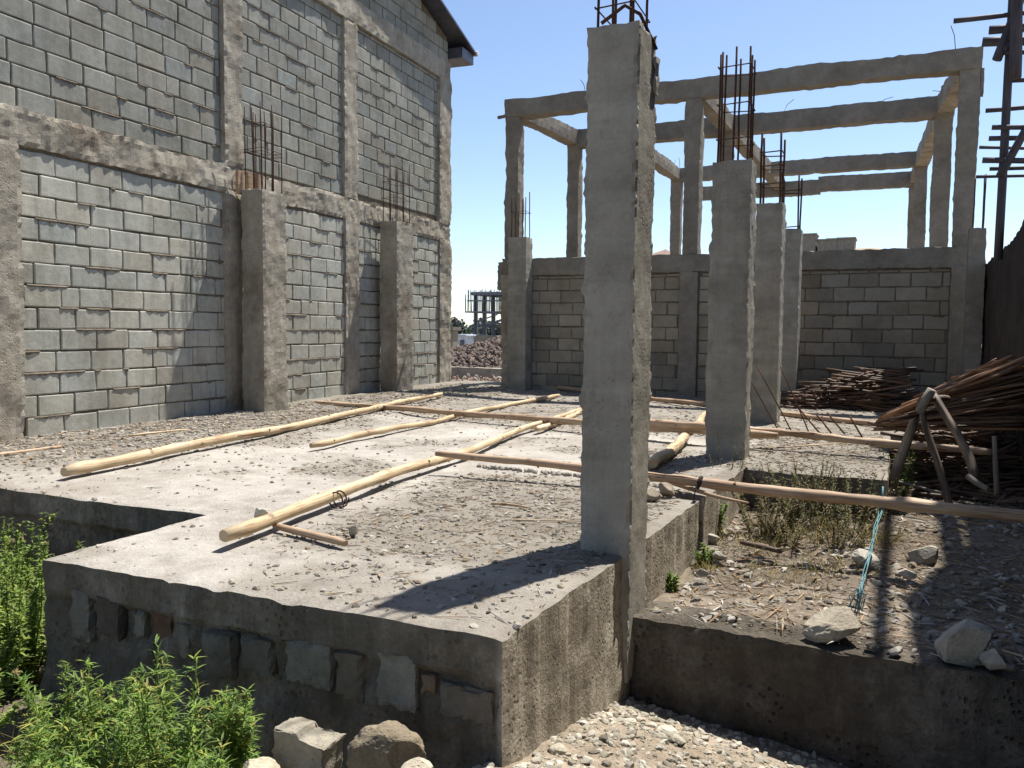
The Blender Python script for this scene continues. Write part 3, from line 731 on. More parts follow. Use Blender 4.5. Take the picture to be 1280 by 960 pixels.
# rope and tied stone
top = py(1103, 628, 5.52); bot = gz(1073, 748, -.23)
rp = MB()
rr = random.Random(3)
for q in range(3):
    pts = []
    for i in range(18):
        t = i/17; p = top.lerp(bot, t); p.x += .007*math.sin(t*9+q*2)+.01*nz((t*5, q, 0), 1); p.y += .012*math.cos(t*11+q*2.1); pts.append(p)
    tube(rp, pts, .0024, 5)
for q in range(16):
    s = bot+Vector((rr.gauss(0, .01), 0, .05)); e = bot+Vector((rr.uniform(-.06, .02), rr.uniform(-.05, .04), -.07+rr.uniform(-.02, .03)))
    tube(rp, [s, (s+e)/2+Vector((rr.gauss(0, .012), 0, .015)), e], .0018, 4)
tube(rp, [top+Vector((0, .06*math.cos(t), .03+.062*math.sin(t))) for t in [i*.5 for i in range(13)]], .006, 5)
tag(rp.build('rope', ROPE, loc=top), 'frayed blue rope hanging from the long pole down to a stone', 'rope')
def rock(c, r, label, seed, rot=(0, 0, 0), sub=4, facet=7, tint=(1, 1, 1), jag=.25, group=None, fine=.05):
    m2 = MB(); stone(m2, c, r, Euler(rot), seed, sub, jag, tint, facet, fine)
    o = m2.build('stone', STONE, loc=c); tag(o, label, 'stone', group); return o
c = gz(1040, 782, -.28); rock(c, (.135, .10, .075), 'pale flat stone tied to the end of the blue rope', 3, (0, -.25, .5), facet=6, tint=(.9, .86, .8))
c = gz(1208, 805, -.27); rock(c, (.15, .12, .105), 'large blocky stone half in shade at the right', 5, (.1, .1, .3), facet=9)
c = gz(1243, 826, -.30); rock(c, (.055, .05, .045), 'small stone touching the large blocky one', 6)
for i, (x, y, rx, lab) in enumerate([(1082, 700, .10, 'grey stone near the rope on the lower ground, under the long pole'), (1157, 695, .11, 'angular stone at the border of the shade, right of the rope'), (1135, 718, .05, 'small stone before the angular stone at the shade border'), (1010, 660, .06, 'light stone among dry weeds behind the long pole')]):
    c = gz(x, y, -.3); rock(c, (rx, rx*.8, rx*.6), lab, 20+i, (R.random(), 0, R.random()*3), 3)
for i, (x, y, rx, lab) in enumerate([(888, 672, .07, 'pale rounded lump among green leaves beside the slab'), (900, 695, .05, 'middle grey stone of the row beside the slab edge'), (878, 715, .045, 'grey stone nearest the camera in the row beside the slab edge')]):
    c = gz(x, y, -.3); rock(c, (rx, rx*.7, rx*.6), lab, 30+i, sub=3)
c = gz(812, 618, .04); rock(c, (.07, .05, .045), 'brown cobble on the slab just behind the tall column, left one', 41, sub=3, tint=(.75, .68, .62))
c = gz(833, 612, .05); rock(c, (.075, .055, .05), 'brown cobble on the slab just behind the tall column, right one', 42, sub=3, tint=(.75, .68, .62))
c = gz(325, 642, .03); rock(c, (.045, .035, .04), 'whitish stone wedged under the thick pole', 43, sub=3, tint=(1.5, 1.5, 1.45))
c = gz(442, 664, .03); rock(c, (.032, .03, .032), 'dark stone lying near the short cut stick', 44, sub=3, tint=(.6, .58, .55))
# rocks at the bottom left
def at(x, y, Y): return py(x, y, Y)
m2 = MB(); a = at(346, 900, 2.25); b = at(412, 966, 2.25)
rough_box(m2, a.x, b.x, 2.2, 2.33, b.z-.06, a.z, .012, .022, .02, 9, 77, tint=(.78, .76, .71), wav=.03)
m2.v = [(x+.10*(z-b.z), y, z-.25*(x-a.x)*(0 if x < (a.x+b.x)/2 else .6)) for x, y, z in m2.v]
tag(m2.build('broken_block', STONE, loc=a), 'broken piece of grey concrete block standing at the bottom edge', 'broken block')
c = at(486, 945, 2.34); rock(c, (.135, .11, .10), 'brown rounded rock beside the broken block in the slab shade', 52, (0, .2, .4), facet=5, tint=(.58, .52, .44))
c = at(517, 962, 2.2); rock(c, (.06, .05, .035), 'small pale rock in front of the brown rounded one', 53, sub=3, tint=(1.2, 1.15, 1.05))
c = at(325, 972, 2.1); rock(c, (.10, .07, .055), 'pale rock cut off by the bottom edge among the weeds', 54, facet=4, tint=(1.35, 1.3, 1.15))
for i, (x, y, rx, t, lab) in enumerate([(706, 886, .055, 1.1, 'flat stone at the top of the gravel beside the slab side'), (835, 885, .04, 1.3, 'light angular stone at the upper edge of the gravel'), (848, 893, .032, 1.0, 'greenish stone beside the light angular one on the gravel'), (757, 913, .022, .35, 'dark oval pebble on the gravel'), (697, 945, .03, 1.2, 'pale squarish stone at the bottom of the gravel'), (662, 925, .035, .95, 'rough stone against the slab corner on the gravel'), (786, 880, .03, 1.3, 'whitish stone at the gravel edge under the dark ledge corner')]):
    c = gz(x, y, -.53); c.z = gh(c.x, c.y)+rx*.35; rock(c, (rx*1.2, rx, rx*.7), lab, 60+i, (0, 0, R.random()*3), 3, 5, (t, t, t*.95))

# ---------------------------------------------------------------- loose litter
def scatter(name, n, area, zf, rmin, rmax, tints, lab=None, flatn=.6, dens=None, seed=1, sub=0, pw=3, chips=0.0):
    rr = random.Random(seed); m2 = MB(); k = 0; tries = 0
    while k < n and tries < n*12:
        tries += 1
        x = rr.uniform(area[0], area[1]); y = rr.uniform(area[2], area[3])
        if dens and rr.random() > dens(x, y): continue
        z = zf(x, y)
        if z is None: continue
        k += 1; chip = rr.random() < chips; t = rr.choice(wood if chip else [q for q in tints if q not in wood] or tints); v = rr.uniform(.7, 1.2); t = tuple(q*v for q in t)
        s = rmin+(rmax-rmin)*rr.random()**pw
        if chip:
            L = s*rr.uniform(1.5, 5); a = rr.random()*6.28; d = Vector((math.cos(a), math.sin(a), rr.uniform(-.1, .2)))*L; wd = Vector((-math.sin(a), math.cos(a), rr.uniform(-.3, .3)))*s*rr.uniform(.08, .3)
            c = Vector((x, y, z+.004+s*.15)); ids = [m2.vert(c+q+Vector((0, 0, w_)), t) for q, w_ in ((-d, 0), (-wd, .002), (d, 0), (wd, .002))]
            ids2 = [m2.vert(Vector(m2.v[i])-Vector((0, 0, .003)), t) for i in ids]
            m2.face(ids); m2.face(ids2[::-1])
            for q in range(4): m2.face((ids[q], ids2[q], ids2[(q+1) % 4], ids[(q+1) % 4]))
        else:
            stone(m2, (x, y, z+s*.12), (s*rr.uniform(.8, 1.4), s*rr.uniform(.7, 1.1), s*flatn), Euler((rr.uniform(-.4, .4), rr.uniform(-.4, .4), rr.random()*6)), rr.randint(0, 9999), sub, .7, t, 4 if sub else 2)
    o = m2.build(name, PEB); tag(o, lab, None, None, 'stuff'); o['category'] = 'rubble'; return o
grey = [(.34, .315, .27), (.29, .26, .22), (.40, .37, .325), (.22, .19, .15), (.28, .23, .165)]
wood = [(.40, .28, .17), (.30, .2, .12), (.46, .36, .25), (.5, .46, .4), (.36, .34, .3)]
def zs_(x, y): return szt(x, y) if exist(x, y) else None
def notpole(x, y): return .09+litter(x, y)
scatter('slab_grit', 15000, (-7.2, -.05, 2.65, 9), zs_, .003, .02, grey, 'small grit and crumbs of concrete strewn over the slab', dens=notpole, seed=1, chips=.12)
scatter('wood_chips', 3600, (-4.8, -.1, 2.9, 9.5), zs_, .004, .013, wood, 'bark shavings and wood chips scattered on the slab', dens=lambda x, y: litter(x, y)**2, seed=2, chips=.95)
scatter('wall_debris', 6500, (-7.1, -5.0, 4.3, 13.3), zs_, .004, .032, grey+wood, 'broken mortar and stones along the foot of the block building', dens=lambda x, y: smooth(-5.4, -6.4, x), seed=3, chips=.4, pw=4)
scatter('far_debris', 3500, (-6.0, .0, 8.5, 13.2), zs_, .005, .028, grey+wood, 'debris on the far part of the slab', dens=lambda x, y: .6, seed=4, chips=.4)
def zfront(x, y):
    if y > 3.92 or x < -1.5 : return None
    if y > 2.55 and x < -1.17: return None
    return gh(x, y)
scatter('gravel', 17000, (-1.5, .6, 2.2, 3.95), zfront, .002, .024, [(.40, .37, .31), (.33, .30, .245), (.47, .44, .375), (.25, .225, .175), (.36, .325, .26)], 'pale loose gravel and broken concrete in the foreground pit', seed=5, sub=1, pw=8)
scatter('gravel_corner', 900, (-2.6, -1.2, 1.9, 2.6), lambda x, y: gh(x, y), .006, .04, [(.45, .42, .35), (.36, .33, .27)], 'earthy rubble by the slab corner', seed=6, sub=1)
def zright(x, y):
    if y < 3.98 or y > 6.6 and x < 0: return None
    if x < -1.05: return None
    return gh(x, y) if y > 4.15 else -.325
scatter('ground_rubble', 8000, (-1.1, .95, 3.95, 8.2), zright, .003, .034, grey+wood, 'loose stones and soil crumbs on the lower ground at the right', seed=7, sub=1, pw=7, chips=.3)
scatter('ground_twigs', 2200, (-1.05, .95, 4.1, 8.2), zright, .004, .022, wood, 'twigs and splinters littering the lower ground', seed=8, pw=2, chips=1.0)
# row of lumps of dried mortar on the slab behind the tall column
m2 = MB(); rr = random.Random(9)
for k in range(60):
    t = k/59; c = gz(600, 583, .01).lerp(gz(745, 597, .01), t); stone(m2, c+Vector((rr.gauss(0, .01), rr.gauss(0, .015), 0)), (.018, .02, .012), None, k, 1, .4, (.32, .3, .26), 1)
o = m2.build('mortar_ridge', PEB); tag(o, 'thin dark ridge of crumbled mortar under the roped pole', 'rubble', None, 'stuff')

# ---------------------------------------------------------------- stick pile, brushwood, trestle
rr = random.Random(21)
for k in range(240):
    t = rr.random(); u_ = rr.random()
    # left ends stay near the tip, right ends fan out from top to bottom
    lx = 1092+150*rr.random()**1.2; 
    slope = -.62+.62*u_**.9
    ly_top = 520-.52*(lx-1092); ly = ly_top+6+u_*(540-ly_top)*.55+rr.uniform(-3, 3)
    L = rr.uniform(120, 230); rx = lx+L; ry = ly+slope*L*.8+rr.uniform(-6, 6)
    if rx > 1236: ry = max(ry, 436+.05*(rx-1236)+rr.uniform(0, 8))
    Y1 = 8.35+.55*rr.random()+.5*u_*0; Y2 = Y1-.25+rr.uniform(-.2, .3)
    a = py(lx, ly, Y1); b = py(rx, ry, Y2)
    if b.x > 1.0: 
        q = (1.0-a.x)/(b.x-a.x); b = a.lerp(b, max(.3, q))
    m2 = MB(); r0 = rr.uniform(.008, .02)*(1.3 if k % 9 == 0 else 1); v = rr.uniform(.5, 2.0)*(1.5 if u_ < .35 else .8); tube(m2, path(a, b, 8, .07, k), [r0*(1-.04*i) for i in range(8)], 6, .2, k, tint=(v*1.25, v*1.0, v*.8))
    o = m2.build('stick', WOODD, loc=a); tag(o, 'bark-covered brown stick in the leaning pile by the mud wall', 'stick', 'sticks heaped in the leaning pile')
m2 = MB()
for k in range(420):
    x = rr.uniform(1000, 1110); Y = rr.uniform(12.0, 13.1)
    c = gz(x, 520, 0.0); c = py(x, 500, Y); c.z = rr.random()**1.3*.55*math.exp(-((c.x+.1)/1.1)**2)+.02
    a = rr.gauss(.1, .5); L = rr.uniform(.3, 1.0); d = Vector((math.cos(a), math.sin(a)*.6, rr.uniform(-.15, .22)))*L/2
    v = rr.uniform(.5, 1.3); tube(m2, path(c-d, c+d, 5, .04, k), rr.uniform(.006, .018), 5, .2, k, tint=(v, v*.85, v*.75))
tag(m2.build('brushwood', WOODD), 'dark tangled heap of brushwood against the shaded long wall', 'brushwood', None, 'stuff')
m2 = MB()
for k in range(500):
    c = Vector((rr.uniform(.1, 1.0), rr.uniform(7.8, 10.5), 0)); c.z = gh(c.x, c.y)+.02+.5*rr.random()**1.5*smooth(8.0, 9.2, c.y)
    a = rr.gauss(.2, .6); L = rr.uniform(.2, .8); d = Vector((math.cos(a), math.sin(a)*.6, rr.uniform(-.2, .3)))*L/2
    v = rr.uniform(.5, 1.2); tube(m2, path(c-d, c+d, 5, .04, k), rr.uniform(.006, .018), 5, .2, k, tint=(v, v*.85, v*.75))
tag(m2.build('brushwood', WOODD), 'dark branches heaped underneath the leaning stick pile', 'brushwood', None, 'stuff')

tr = empty('wooden_trestle', gz(1150, 610, -.33)); tag(tr, 'crossed weathered posts of a trestle propping the stick pile', 'trestle')
def tp(a, b, r0, name='leg', mat=WOODG, seed=0, wob=.03):
    m2 = MB(); tube(m2, path(a, b, 10, wob, seed), [r0*(1-.02*i) for i in range(10)], 8, .25, seed); part(m2, name, mat, tr)
tp(py(1114, 608, 7.5), py(1166, 487, 7.3), .042, seed=1, mat=WOODG, wob=.06)
tp(py(1218, 600, 7.0), py(1166, 492, 7.5), .036, seed=2, mat=WOODD, wob=.05)
tp(py(1188, 640, 7.3), py(1150, 500, 7.6), .03, seed=3, mat=WOODD)
tp(py(1246, 618, 7.4), py(1243, 545, 7.4), .022, 'prop', WOODG, 4)
tp(py(1212, 596, 6.9), py(1238, 612, 6.7), .022, 'prop', WOODG, 5)
tp(py(1152, 500, 7.3), py(1185, 498, 7.6), .028, 'crossbar', WOODD, 6)
tp(py(1100, 597, 7.6), py(1180, 616, 7.3), .012, 'prop', WOODG, 7)

# bent reinforcement cage lying on the far platform
cg = empty('rebar_cage', gz(1010, 545, 0)); tag(cg, 'thin dark reinforcement bars slanting up from the far platform', 'rebar cage')
for i, (x0, y0, x1, y1) in enumerate([(975, 542, 931, 462), (968, 520, 942, 452), (992, 545, 945, 455), (1012, 543, 976, 458), (1028, 545, 1000, 512), (1042, 546, 1020, 518), (1058, 545, 1034, 516), (1080, 551, 1062, 520)]):
    a = gz(x0, y0, .0); Yb = a.y+.12; b = py(x1, y1, Yb); m2 = MB(); tube(m2, path(a, b, 5, .01, i), .007 if i < 4 else .009, 5); part(m2, 'bar', RED, cg)

# ---------------------------------------------------------------- plants
def leaf(mb, p, d, up, L, W, t, curl=.3, lobes=0):
    d = d.normalized(); s = d.cross(up)
    s = s.normalized() if s.length > 1e-3 else Vector((1, 0, 0)); n = s.cross(d)
    prev = None
    prof = [(0, .25), (.3, 1), (.65, .7), (1, .03)]
    for k, (q, wd) in enumerate(prof):
        c = p+d*(L*q)-Vector((0, 0, 1))*(curl*L*q*q)+n*0
        a = mb.vert(c+s*W*wd*.5+n*W*.12*wd, t); m_ = mb.vert(c, t); b = mb.vert(c-s*W*wd*.5+n*W*.12*wd, t)
        if prev:
            mb.face((prev[0], prev[1], m_, a)); mb.face((prev[1], prev[2], b, m_))
        prev = (a, m_, b)
    if lobes:
        for q in range(1, lobes+1):
            f_ = q/(lobes+1); c = p+d*(L*f_)-Vector((0, 0, 1))*(curl*L*f_*f_)
            for sg in (1, -1):
                dd = (d*.6+s*sg).normalized(); ll = L*.32*(1-f_*.5)
                i0 = mb.vert(c, t); i1 = mb.vert(c+dd*ll*.5+d*ll*.14, t); i2 = mb.vert(c+dd*ll, t); i3 = mb.vert(c+dd*ll*.45-d*ll*.12, t)
                mb.face((i0, i1, i2, i3))
def plant(base, h, nst, label, seed, spread=.12, L=.07, W=.012, per=40, mat=LEAF, tints=((1, 1, 1), (.8, .9, .7), (1.3, 1.25, .9)), lobes=0, lean=(0, 0), tuft=.0, name='weed', group=None, flower=None):
    rr = random.Random(seed); root = empty(name, base); tag(root, label, 'plant', group)
    st = MB(); lf = MB(); fl = MB(); base = Vector(base)
    for k in range(nst):
        a = rr.random()*6.28; rad = spread*rr.random()**.5; hh = h*rr.uniform(.55, 1.0)
        b0 = base+Vector((math.cos(a), math.sin(a), 0))*rad*.35; tp_ = base+Vector((math.cos(a)*rad+lean[0], math.sin(a)*rad+lean[1], hh))
        pts = [b0.lerp(tp_, t)+Vector((nz((t*3, k, seed), 1), nz((t*3, k, seed+9), 1), 0))*hh*.09*t for t in [i/7 for i in range(8)]]
        tube(st, pts, [.004*(1-.09*i)*(.6+h) for i in range(8)], 5, tint=(.9, .9, .6))
        for q in range(per):
            t = (.08+.92*(q/per)**.8); i = min(6, int(t*7)); p = pts[i].lerp(pts[i+1], t*7-i)
            az_ = q*2.4+rr.uniform(-.4, .4); el_ = rr.uniform(-.1, .7)+.7*t*t
            d = Vector((math.cos(az_)*math.cos(el_), math.sin(az_)*math.cos(el_), math.sin(el_)))
            sz = (1.15-.75*t)*rr.uniform(.6, 1.25); tt = rr.choice(tints); v = rr.uniform(.75, 1.25)
            leaf(lf, p, d, Vector((0, 0, 1)), L*sz, W*sz, tuple(c*v for c in tt), rr.uniform(.05, .6), lobes)
            if rr.random() < .35:
                p2 = p+d*L*sz*.5
                for _ in range(3):
                    d2 = Vector((rr.gauss(0, 1), rr.gauss(0, 1), rr.uniform(0, 1))); leaf(lf, p2, d2, Vector((0, 0, 1)), L*.45, W*.7, tuple(c*v for c in tt), .2)
        if flower and rr.random() < flower:
            c = pts[-1]; 
            for _ in range(40):
                d2 = Vector((rr.gauss(0, 1), rr.gauss(0, 1), rr.gauss(0, 1))).normalized(); leaf(fl, c+Vector((0, 0, .008)), d2, Vector((.3, .2, 1)), .018, .004, (1.9, 1.75, 1.6), 0)
    part(st, 'stem', mat, root); part(lf, 'foliage', mat, root)
    if fl.v: part(fl, 'flower_heads', LEAFD, root)
    return root
grn = ((1, 1, 1), (.7, .85, .6), (1.5, 1.45, 1.0), (1.2, 1.3, .9), (1.0, 1.1, .8), (1.9, 1.3, 1.1), (.55, .7, .5))
for i, (x, y, Y, h, n_, sp, lab) in enumerate([
    (215, 985, 1.95, .50, 8, .12, 'tall bright green weed standing highest before the slab face'),
    (140, 985, 2.0, .44, 11, .18, 'leafy green weed left of the tallest one'),
    (90, 930, 2.25, .40, 10, .2, 'spiky thistle-like weed with round pale heads'),
    (30, 990, 1.9, .32, 8, .18, 'dark green weed in the bottom left corner'),
    (250, 1000, 1.9, .28, 7, .13, 'low weed at the bottom edge right of the tallest one'),
    (285, 950, 2.25, .30, 8, .12, 'small weed with narrow leaves close to the stones'),
    (185, 930, 2.3, .40, 7, .14, 'weed growing right against the shaded slab face'),
    (60, 1010, 1.75, .22, 8, .16, 'weed cut by the bottom edge, near the corner')]):
    c = py(x, y, Y); plant((c.x, c.y, c.z-.04), h, n_, lab, 100+i, sp, .10, .0105, 50, tints=grn, lobes=2 if i in (2, 5, 6) else 0, flower=.5 if i == 2 else None)
for i, (x, y, z_, h, n_, sp, lab) in enumerate([
    (-3.95, 2.75, -.72, .66, 40, .4, 'yellow green bush filling the notch beside the slab corner'),
    (-4.5, 3.1, -.72, .72, 38, .42, 'large bush at the left edge, tallest of the left bushes'),
    (-3.85, 2.35, -.75, .5, 34, .36, 'olive bush in front of the slab corner at the left'),
    (-3.5, 2.1, -.75, .36, 16, .3, 'low brownish bush at the left edge above the bottom corner')]):
    plant((x, y, z_), h, n_, lab, 130+i, sp, .07, .02, 80, tints=((1, 1, .9), (1.4, 1.3, 1.0), (.85, .9, .7), (1.6, 1.35, 1.0)), flower=.25, name='bush')
c = gz(128, 668, -.3); plant((c.x-.2, 3.5, -.55), .5, 3, 'fern-like sprig in the shaded notch of the slab', 140, .1, .05, .012, 30)
def grass(x, y, z, n, h, sp, label, seed):
    rr = random.Random(seed); root = empty('dry_grass', (x, y, z)); tag(root, label, 'grass tuft'); g_ = MB()
    for k in range(n):
        a = rr.random()*6.28; rd = sp*rr.random()**.6; b = Vector((x+math.cos(a)*rd, y+math.sin(a)*rd, z)); v = rr.uniform(.7, 2.2)
        d = Vector((rr.gauss(0, .5), rr.gauss(0, .5), 1)); leaf(g_, b, d, Vector((rr.random(), rr.random(), .2)), h*rr.uniform(.4, 1), .005, (v, v*.95, v*.75), rr.uniform(.1, .6))
    part(g_, 'blades', LEAFD, root)
for i, (x, y, Y, n, h, sp, lab) in enumerate([(880, 705, 5.0, 60, .14, .06, 'straw coloured grass at the foot of the slab edge between the green weeds'), (1090, 640, 6.1, 160, .25, .25, 'dead grass tangle under the roped pole at the rope'), (940, 660, 5.6, 160, .2, .25, 'brown dead grass heap behind the row of stones'), (1000, 640, 6.0, 200, .28, .3, 'dead grass under the middle of the roped pole'), (250, 920, 2.45, 80, .3, .2, 'thin dry grass between the green weeds and the slab face'), (1050, 680, 5.4, 120, .14, .25, 'sparse dead grass between the rope and the grey stone'), (985, 690, 5.1, 120, .12, .25, 'sparse dead grass in front of the short dark stick'), (60, 860, 2.3, 160, .35, .35, 'straw grass under the left bushes')]):
    c = py(x, y, Y); grass(c.x, Y, gh(c.x, Y), n, h, sp, lab, 300+i)
# right side plants
for i, (x, y, h, n_, sp, m_, L, lab) in enumerate([
    (885, 665, .22, 7, .12, LEAF, .06, 'bright green leafy weed beside the slab edge'),
    (884, 700, .12, 6, .08, LEAF, .04, 'small green tuft in front of the bright weed beside the slab'),
    (833, 727, .14, 5, .06, LEAF, .05, 'little green plant at the foot of the slab side'),
    (955, 628, .40, 24, .3, LEAFD, .035, 'dry weed with red brown stems behind the roped pole, left'),
    (1010, 622, .50, 30, .32, LEAFD, .035, 'grey green weed in the middle of the tangle behind the roped pole'),
    (1062, 622, .48, 28, .3, LEAFD, .035, 'dense grey green weed at the right of the tangle behind the roped pole'),
    (985, 655, .26, 20, .28, LEAFD, .03, 'brown dead weed under the roped pole'),
    (1045, 645, .26, 16, .3, LEAFD, .03, 'withered weed just right of the brown dead one'),
    (1110, 610, .3, 10, .2, LEAFD, .035, 'dry weed round the foot of the trestle')]):
    c = gz(x, y, -.33)
    if i in (3, 4, 5): c = py(x, y, 6.25-.25*(i == 3))
    if i in (6, 7): c = py(x, y, 5.85)
    if i == 8: c = py(x, y, 7.0)
    tn = grn if m_ is LEAF else ((1, 1, 1), (.7, 1.1, .6), (1.2, 1.3, 1), (1.2, .8, .6)) if i in (4, 5) else ((1, 1, 1), (1.4, 1.1, .8), (1, .7, .5), (.8, 1.0, .7))
    plant((c.x, c.y, gh(c.x, c.y)-.02), h, n_, lab, 160+i, sp*1.1, L*1.25, L*.3, 60, m_, tn)
c = gz(912, 585, 0); plant((c.x, c.y, -.25), .55, 9, 'slender grey green weed in front of the second column', 180, .18, .03, .007, 36, LEAFD, ((1, 1.2, .8), (1.3, 1.4, 1.1)))
c = gz(1112, 575, -.1); plant((.06, 7.7, -.3), .42, 12, 'fresh green weed at the right end of the raised platform', 181, .17, .05, .013, 34, LEAF, grn)
c = gz(1000, 600, -.3); plant((c.x, 6.5, -.32), .42, 10, 'upright weed in front of the raised platform edge', 182, .3, .03, .008, 36, LEAFD, ((1, 1.2, .8), (1.1, .8, .6)))

# ---------------------------------------------------------------- background
# low wall, rubble and gravel heap in the gap
m2 = MB(); rough_box(m2, -11.5, -6.3, 16.9, 17.15, -.3, .18, .1, .02, .02, 5, 3)
tag(m2.build('low_wall', CONC_W, loc=(-9, 17, 0)), 'low concrete kerb wall across the gap behind the yard', 'low wall')
rr = random.Random(77); m2 = MB()
for k in range(700):
    x = rr.uniform(-9.6, -6.4); y = rr.uniform(13.9, 16.8); t = rr.choice([(.32, .2, .15), (.33, .28, .23), (.26, .18, .14), (.38, .32, .27)]); s = rr.uniform(.02, .09)
    stone(m2, (x, y, gh(x, y)+.02+.08*rr.random()), (s, s*.7, s*.5), None, k, 0, .5, t)
tag(m2.build('brick_rubble', PEB), 'reddish broken rubble in front of the low wall in the gap', 'rubble', None, 'stuff')
m2 = MB()
for k in range(7000):
    x = rr.uniform(-16, -7); y = rr.uniform(20.5, 29); cx, cy = -10.9, 25
    h_ = 1.3*max(0, 1-math.hypot((x-cx)/5.0, (y-cy)/4.2))
    if h_ <= .02: continue
    s = rr.uniform(.03, .1); v = rr.uniform(.5, 1.2)
    stone(m2, (x, y, -.35+h_), (s*1.2, s, s*.8), None, k, 0, .5, (.22*v, .17*v, .14*v))
n0 = len(m2.v); 
cc = m2.vert((-10.9, 25, .9), (.16, .13, .1)); ring = [m2.vert((-10.9+5*math.cos(a), 25+4.2*math.sin(a), -.5), (.16, .13, .1)) for a in [i*PI/10 for i in range(20)]]
for i in range(20): m2.face((cc, ring[i], ring[(i+1) % 20]))
tag(m2.build('gravel_heap', PEB), 'dark brown heap of crushed stone behind the low wall', 'gravel heap', None, 'stuff')

hut = empty('masonry_hut', py(566, 440, 30)); tag(hut, 'small pale block hut with a flat cap beyond the gap', 'hut')
a = py(556, 410, 30); b = py(574, 446, 30); m2 = MB(); b = py(567, 446, 30); rough_box(m2, a.x-.3, b.x, 29.9, 30.4, -1.2, a.z-.1, .3, .02, .02, 2, 3); part(m2, 'wall', BLOCK_B, hut)
m2 = MB(); rough_box(m2, a.x-.4, b.x+.08, 29.8, 30.5, a.z-.1, a.z+.05, .3, .01, .01, 2, 4); part(m2, 'roof', FRAME, hut)
m2 = MB(); tube(m2, [(b.x-.05, 30.2, a.z), (b.x-.05, 30.2, a.z+.45)], .03, 5); part(m2, 'mast', RED, hut)
shed = empty('metal_shed', py(582, 440, 36)); tag(shed, 'light blue grey metal shed beyond the gravel heap', 'shed')
a = py(573, 420, 36); b = py(581, 445, 36); m2 = MB(); rough_box(m2, a.x, b.x, 36, 36.9, -1.5, a.z, .5, .01, .01, 2, 5); part(m2, 'wall', PALE, shed)
m2 = MB(); rough_box(m2, a.x-.1, b.x+.1, 35.9, 37.0, a.z, a.z+.08, .5, .01, .01, 2, 6); part(m2, 'roof', PALE, shed)
m2 = MB(); a2 = py(575, 425, 35.97); b2_ = py(580, 444, 35.97); rough_box(m2, a2.x, b2_.x, 35.95, 36.02, b2_.z, a2.z, .5, .001, .001, 2, 7); part(m2, 'door', TIN, shed)
m2 = MB(); a = py(592, 419, 38); b = py(640, 419, 38); rough_box(m2, a.x, b.x+3, 38, 38.2, -1.6, a.z, .4, .02, .02, 2, 7)
tag(m2.build('boundary_wall', FRAME, loc=a), 'grey boundary wall below the distant building site', 'wall')

ub = empty('unfinished_building', py(605, 418, 70)); tag(ub, 'distant unfinished multi-storey building bristling with scaffold props', 'building')
Yb = 70
def ubox(name, xa, ya, xb, yb, dy=0, th=.3, mat=FARGREY):
    a = py(xa, ya, Yb+dy); b = py(xb, yb, Yb+dy); m2 = MB(); rough_box(m2, min(a.x, b.x), max(a.x, b.x), Yb+dy, Yb+dy+th, min(a.z, b.z), max(a.z, b.z), 1.5, .02, .02, 1, xa); part(m2, name, mat, ub)
ubox('floor_slab', 582, 389, 660, 391, -.5, 9); ubox('floor_slab', 588, 365, 660, 368.5, -.5, 9)
for q in range(2):
    for x in (592, 603, 614, 626, 637, 648): ubox('column', x+q*1.5, 368.5, x+q*1.5+1.6, 389, q*5, .4); ubox('column', x+q*1.5, 391, x+q*1.5+1.6, 425, q*5, .4)
rr = random.Random(4)
for k in range(46):
    x = 585+k*1.6+rr.uniform(-.6, .6); a = py(x, 389, Yb+rr.choice((-.4, 3, 6))); b = py(x+rr.uniform(-1, 1), 364-rr.random()*2.5, a.y); m2 = MB(); tube(m2, [a, b], .04, 4); part(m2, 'prop', FARGREY if k % 3 else WOODG, ub)
for (x0, y0, x1, y1) in [(584, 376, 660, 376), (582, 368, 582, 391), (588, 408, 625, 404), (596, 402, 622, 393), (600, 412, 628, 400), (605, 408, 640, 394)]:
    a = py(x0, y0, Yb-.4); b = py(x1, y1, Yb-.4); m2 = MB(); tube(m2, [a, b], .06, 4); part(m2, 'brace', FARGREY, ub)

# trees beyond
def tree(base, h, wd, label, seed):
    rr = random.Random(seed); root = empty('tree', base); tag(root, label, 'tree', 'dark trees beyond the gap'); base = Vector(base)
    t = MB(); tube(t, [base, base+Vector((.1, 0, h*.4)), base+Vector((0, 0, h*.8))], [.25, .18, .06], 6)
    for q in range(4): tube(t, [base+Vector((0, 0, h*.4)), base+Vector((math.cos(q*1.6)*wd*.5, math.sin(q*1.6)*wd*.5, h*.7))], [.1, .03], 5)
    part(t, 'trunk', WOODD, root); c = MB()
    lobes = [(Vector((rr.uniform(-1, 1)*wd*.7, rr.uniform(-1, 1)*wd*.7, h*rr.uniform(.4, .95))), wd*rr.uniform(.3, .55)) for _ in range(9)]
    for k in range(900):
        lc, lr = rr.choice(lobes); d = Vector((rr.gauss(0, 1), rr.gauss(0, 1), rr.gauss(0, 1))).normalized()*lr*rr.random()**.4
        p = base+lc+d; v = rr.uniform(.6, 1.5); s = .16; n1 = Vector((rr.gauss(0, 1), rr.gauss(0, 1), rr.gauss(0, 1))).normalized(); n2 = n1.orthogonal().normalized()
        ids = [c.vert(p+q, (v, v, v)) for q in (n1*s*1.6, n2*s, -n1*s*1.6, -n2*s)]; c.face(ids)
    part(c, 'crown', TREE, root)
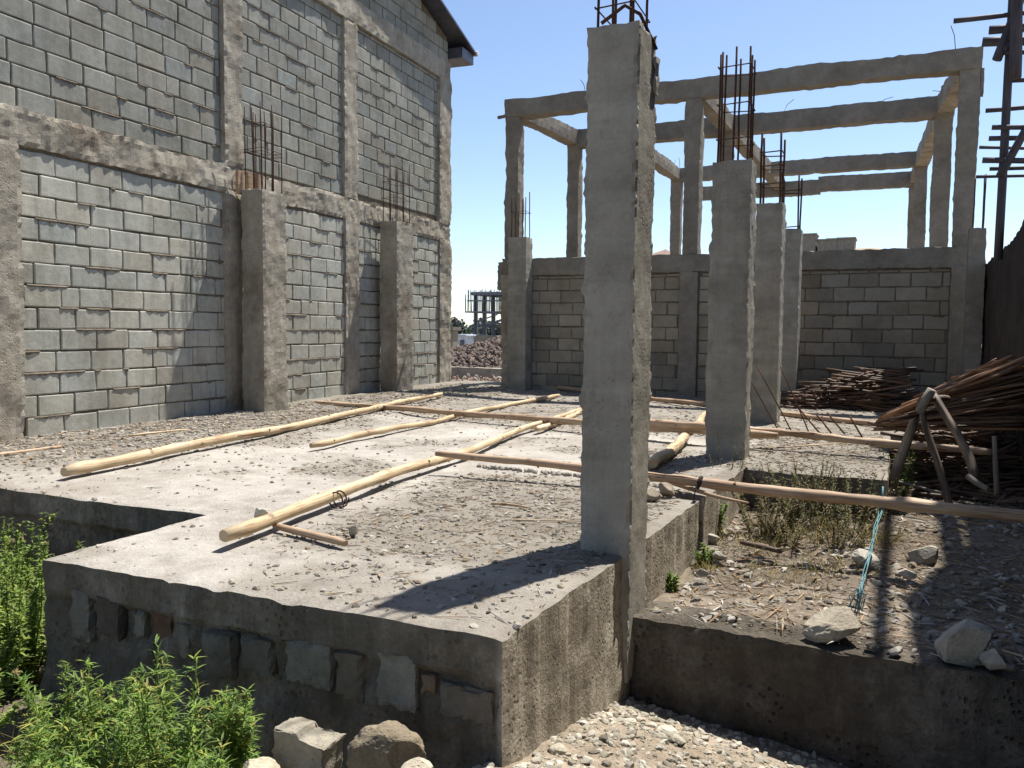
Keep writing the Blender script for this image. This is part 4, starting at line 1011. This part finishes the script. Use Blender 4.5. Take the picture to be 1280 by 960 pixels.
for i, (x, yt, Y) in enumerate([(556, 401, 82), (570, 397, 85), (580, 402, 88), (588, 400, 80), (548, 400, 90), (612, 408, 92)]):
    tp2 = py(x, yt, Y); tree((tp2.x, Y, -3.5), tp2.z+3.5, 2.3, ['dark tree next to the block building corner beyond the gap', 'tallest dark tree beyond the gap', 'dark tree between the hut and the building site', 'dark tree right beside the unfinished building', 'dark tree mostly hidden by the block building', 'dark tree seen through the unfinished building'][i], 200+i)
# hill with half-built houses above the long wall
m2 = MB(); xs3 = fr_(-75, 45, 3); ys3 = fr_(160, 260, 5)
def hillz(x, y): return -6+ (py(1060, 309, 200).z+6)*math.exp(-((x+ 6)/26)**2)*math.exp(-((y-200)/28)**2)*(1+.05*nz((x, y, 0), .1))
grid(m2, xs3, ys3, hillz)
tag(m2.build('hill', FARM), kind='structure')
for i, (x0, y0, x1, lab) in enumerate([(1003, 294, 1019, 'tallest half-built house on the hill above the long wall'), (1022, 301, 1034, 'low house left on the hill, next to the tallest'), (1034, 300, 1046, 'low house in the middle of the hill row'), (1047, 299, 1068, 'broad low house on the crest of the hill')]):
    a = py(x0, y0, 196); b = py(x1, 318, 196); root = empty('hill_house', (a.x, 196, b.z)); tag(root, lab, 'house', 'half-built houses on the hill')
    m2 = MB(); rough_box(m2, a.x, b.x, 196, 202, b.z-4, a.z, 1.5, .05, .05, 1, i); part(m2, 'wall', FRAME, root)
    m2 = MB(); rough_box(m2, a.x-.2, b.x+.2, 195.8, 202.2, a.z, a.z+.35, 2, .02, .02, 1, i); part(m2, 'roof', FRAME, root)
a = py(828, 309, 40); m2 = MB(); 
vv = [m2.vert((a.x-2.2, 39, a.z-1.0)), m2.vert((a.x+1.4, 39, a.z-.8)), m2.vert((a.x+1.4, 43, a.z-.8)), m2.vert((a.x-2.2, 43, a.z-1.0)), m2.vert((a.x-.1, 41, a.z))]
for q in ((0, 1, 4), (1, 2, 4), (2, 3, 4), (3, 0, 4), (3, 2, 1, 0)): m2.face([vv[k] for k in q])
root = empty('distant_house', (a.x, 41, -1)); tag(root, 'small house with brown hipped roof peeking over the long wall beside the tall column', 'house')
part(m2, 'roof', flat('brown_roof', (.22, .14, .1)), root)
m2 = MB(); rough_box(m2, a.x-1.9, a.x+1.1, 39.3, 42.7, -1, a.z-.9, 1, .02, .02, 1, 3); part(m2, 'wall', FRAME, root)
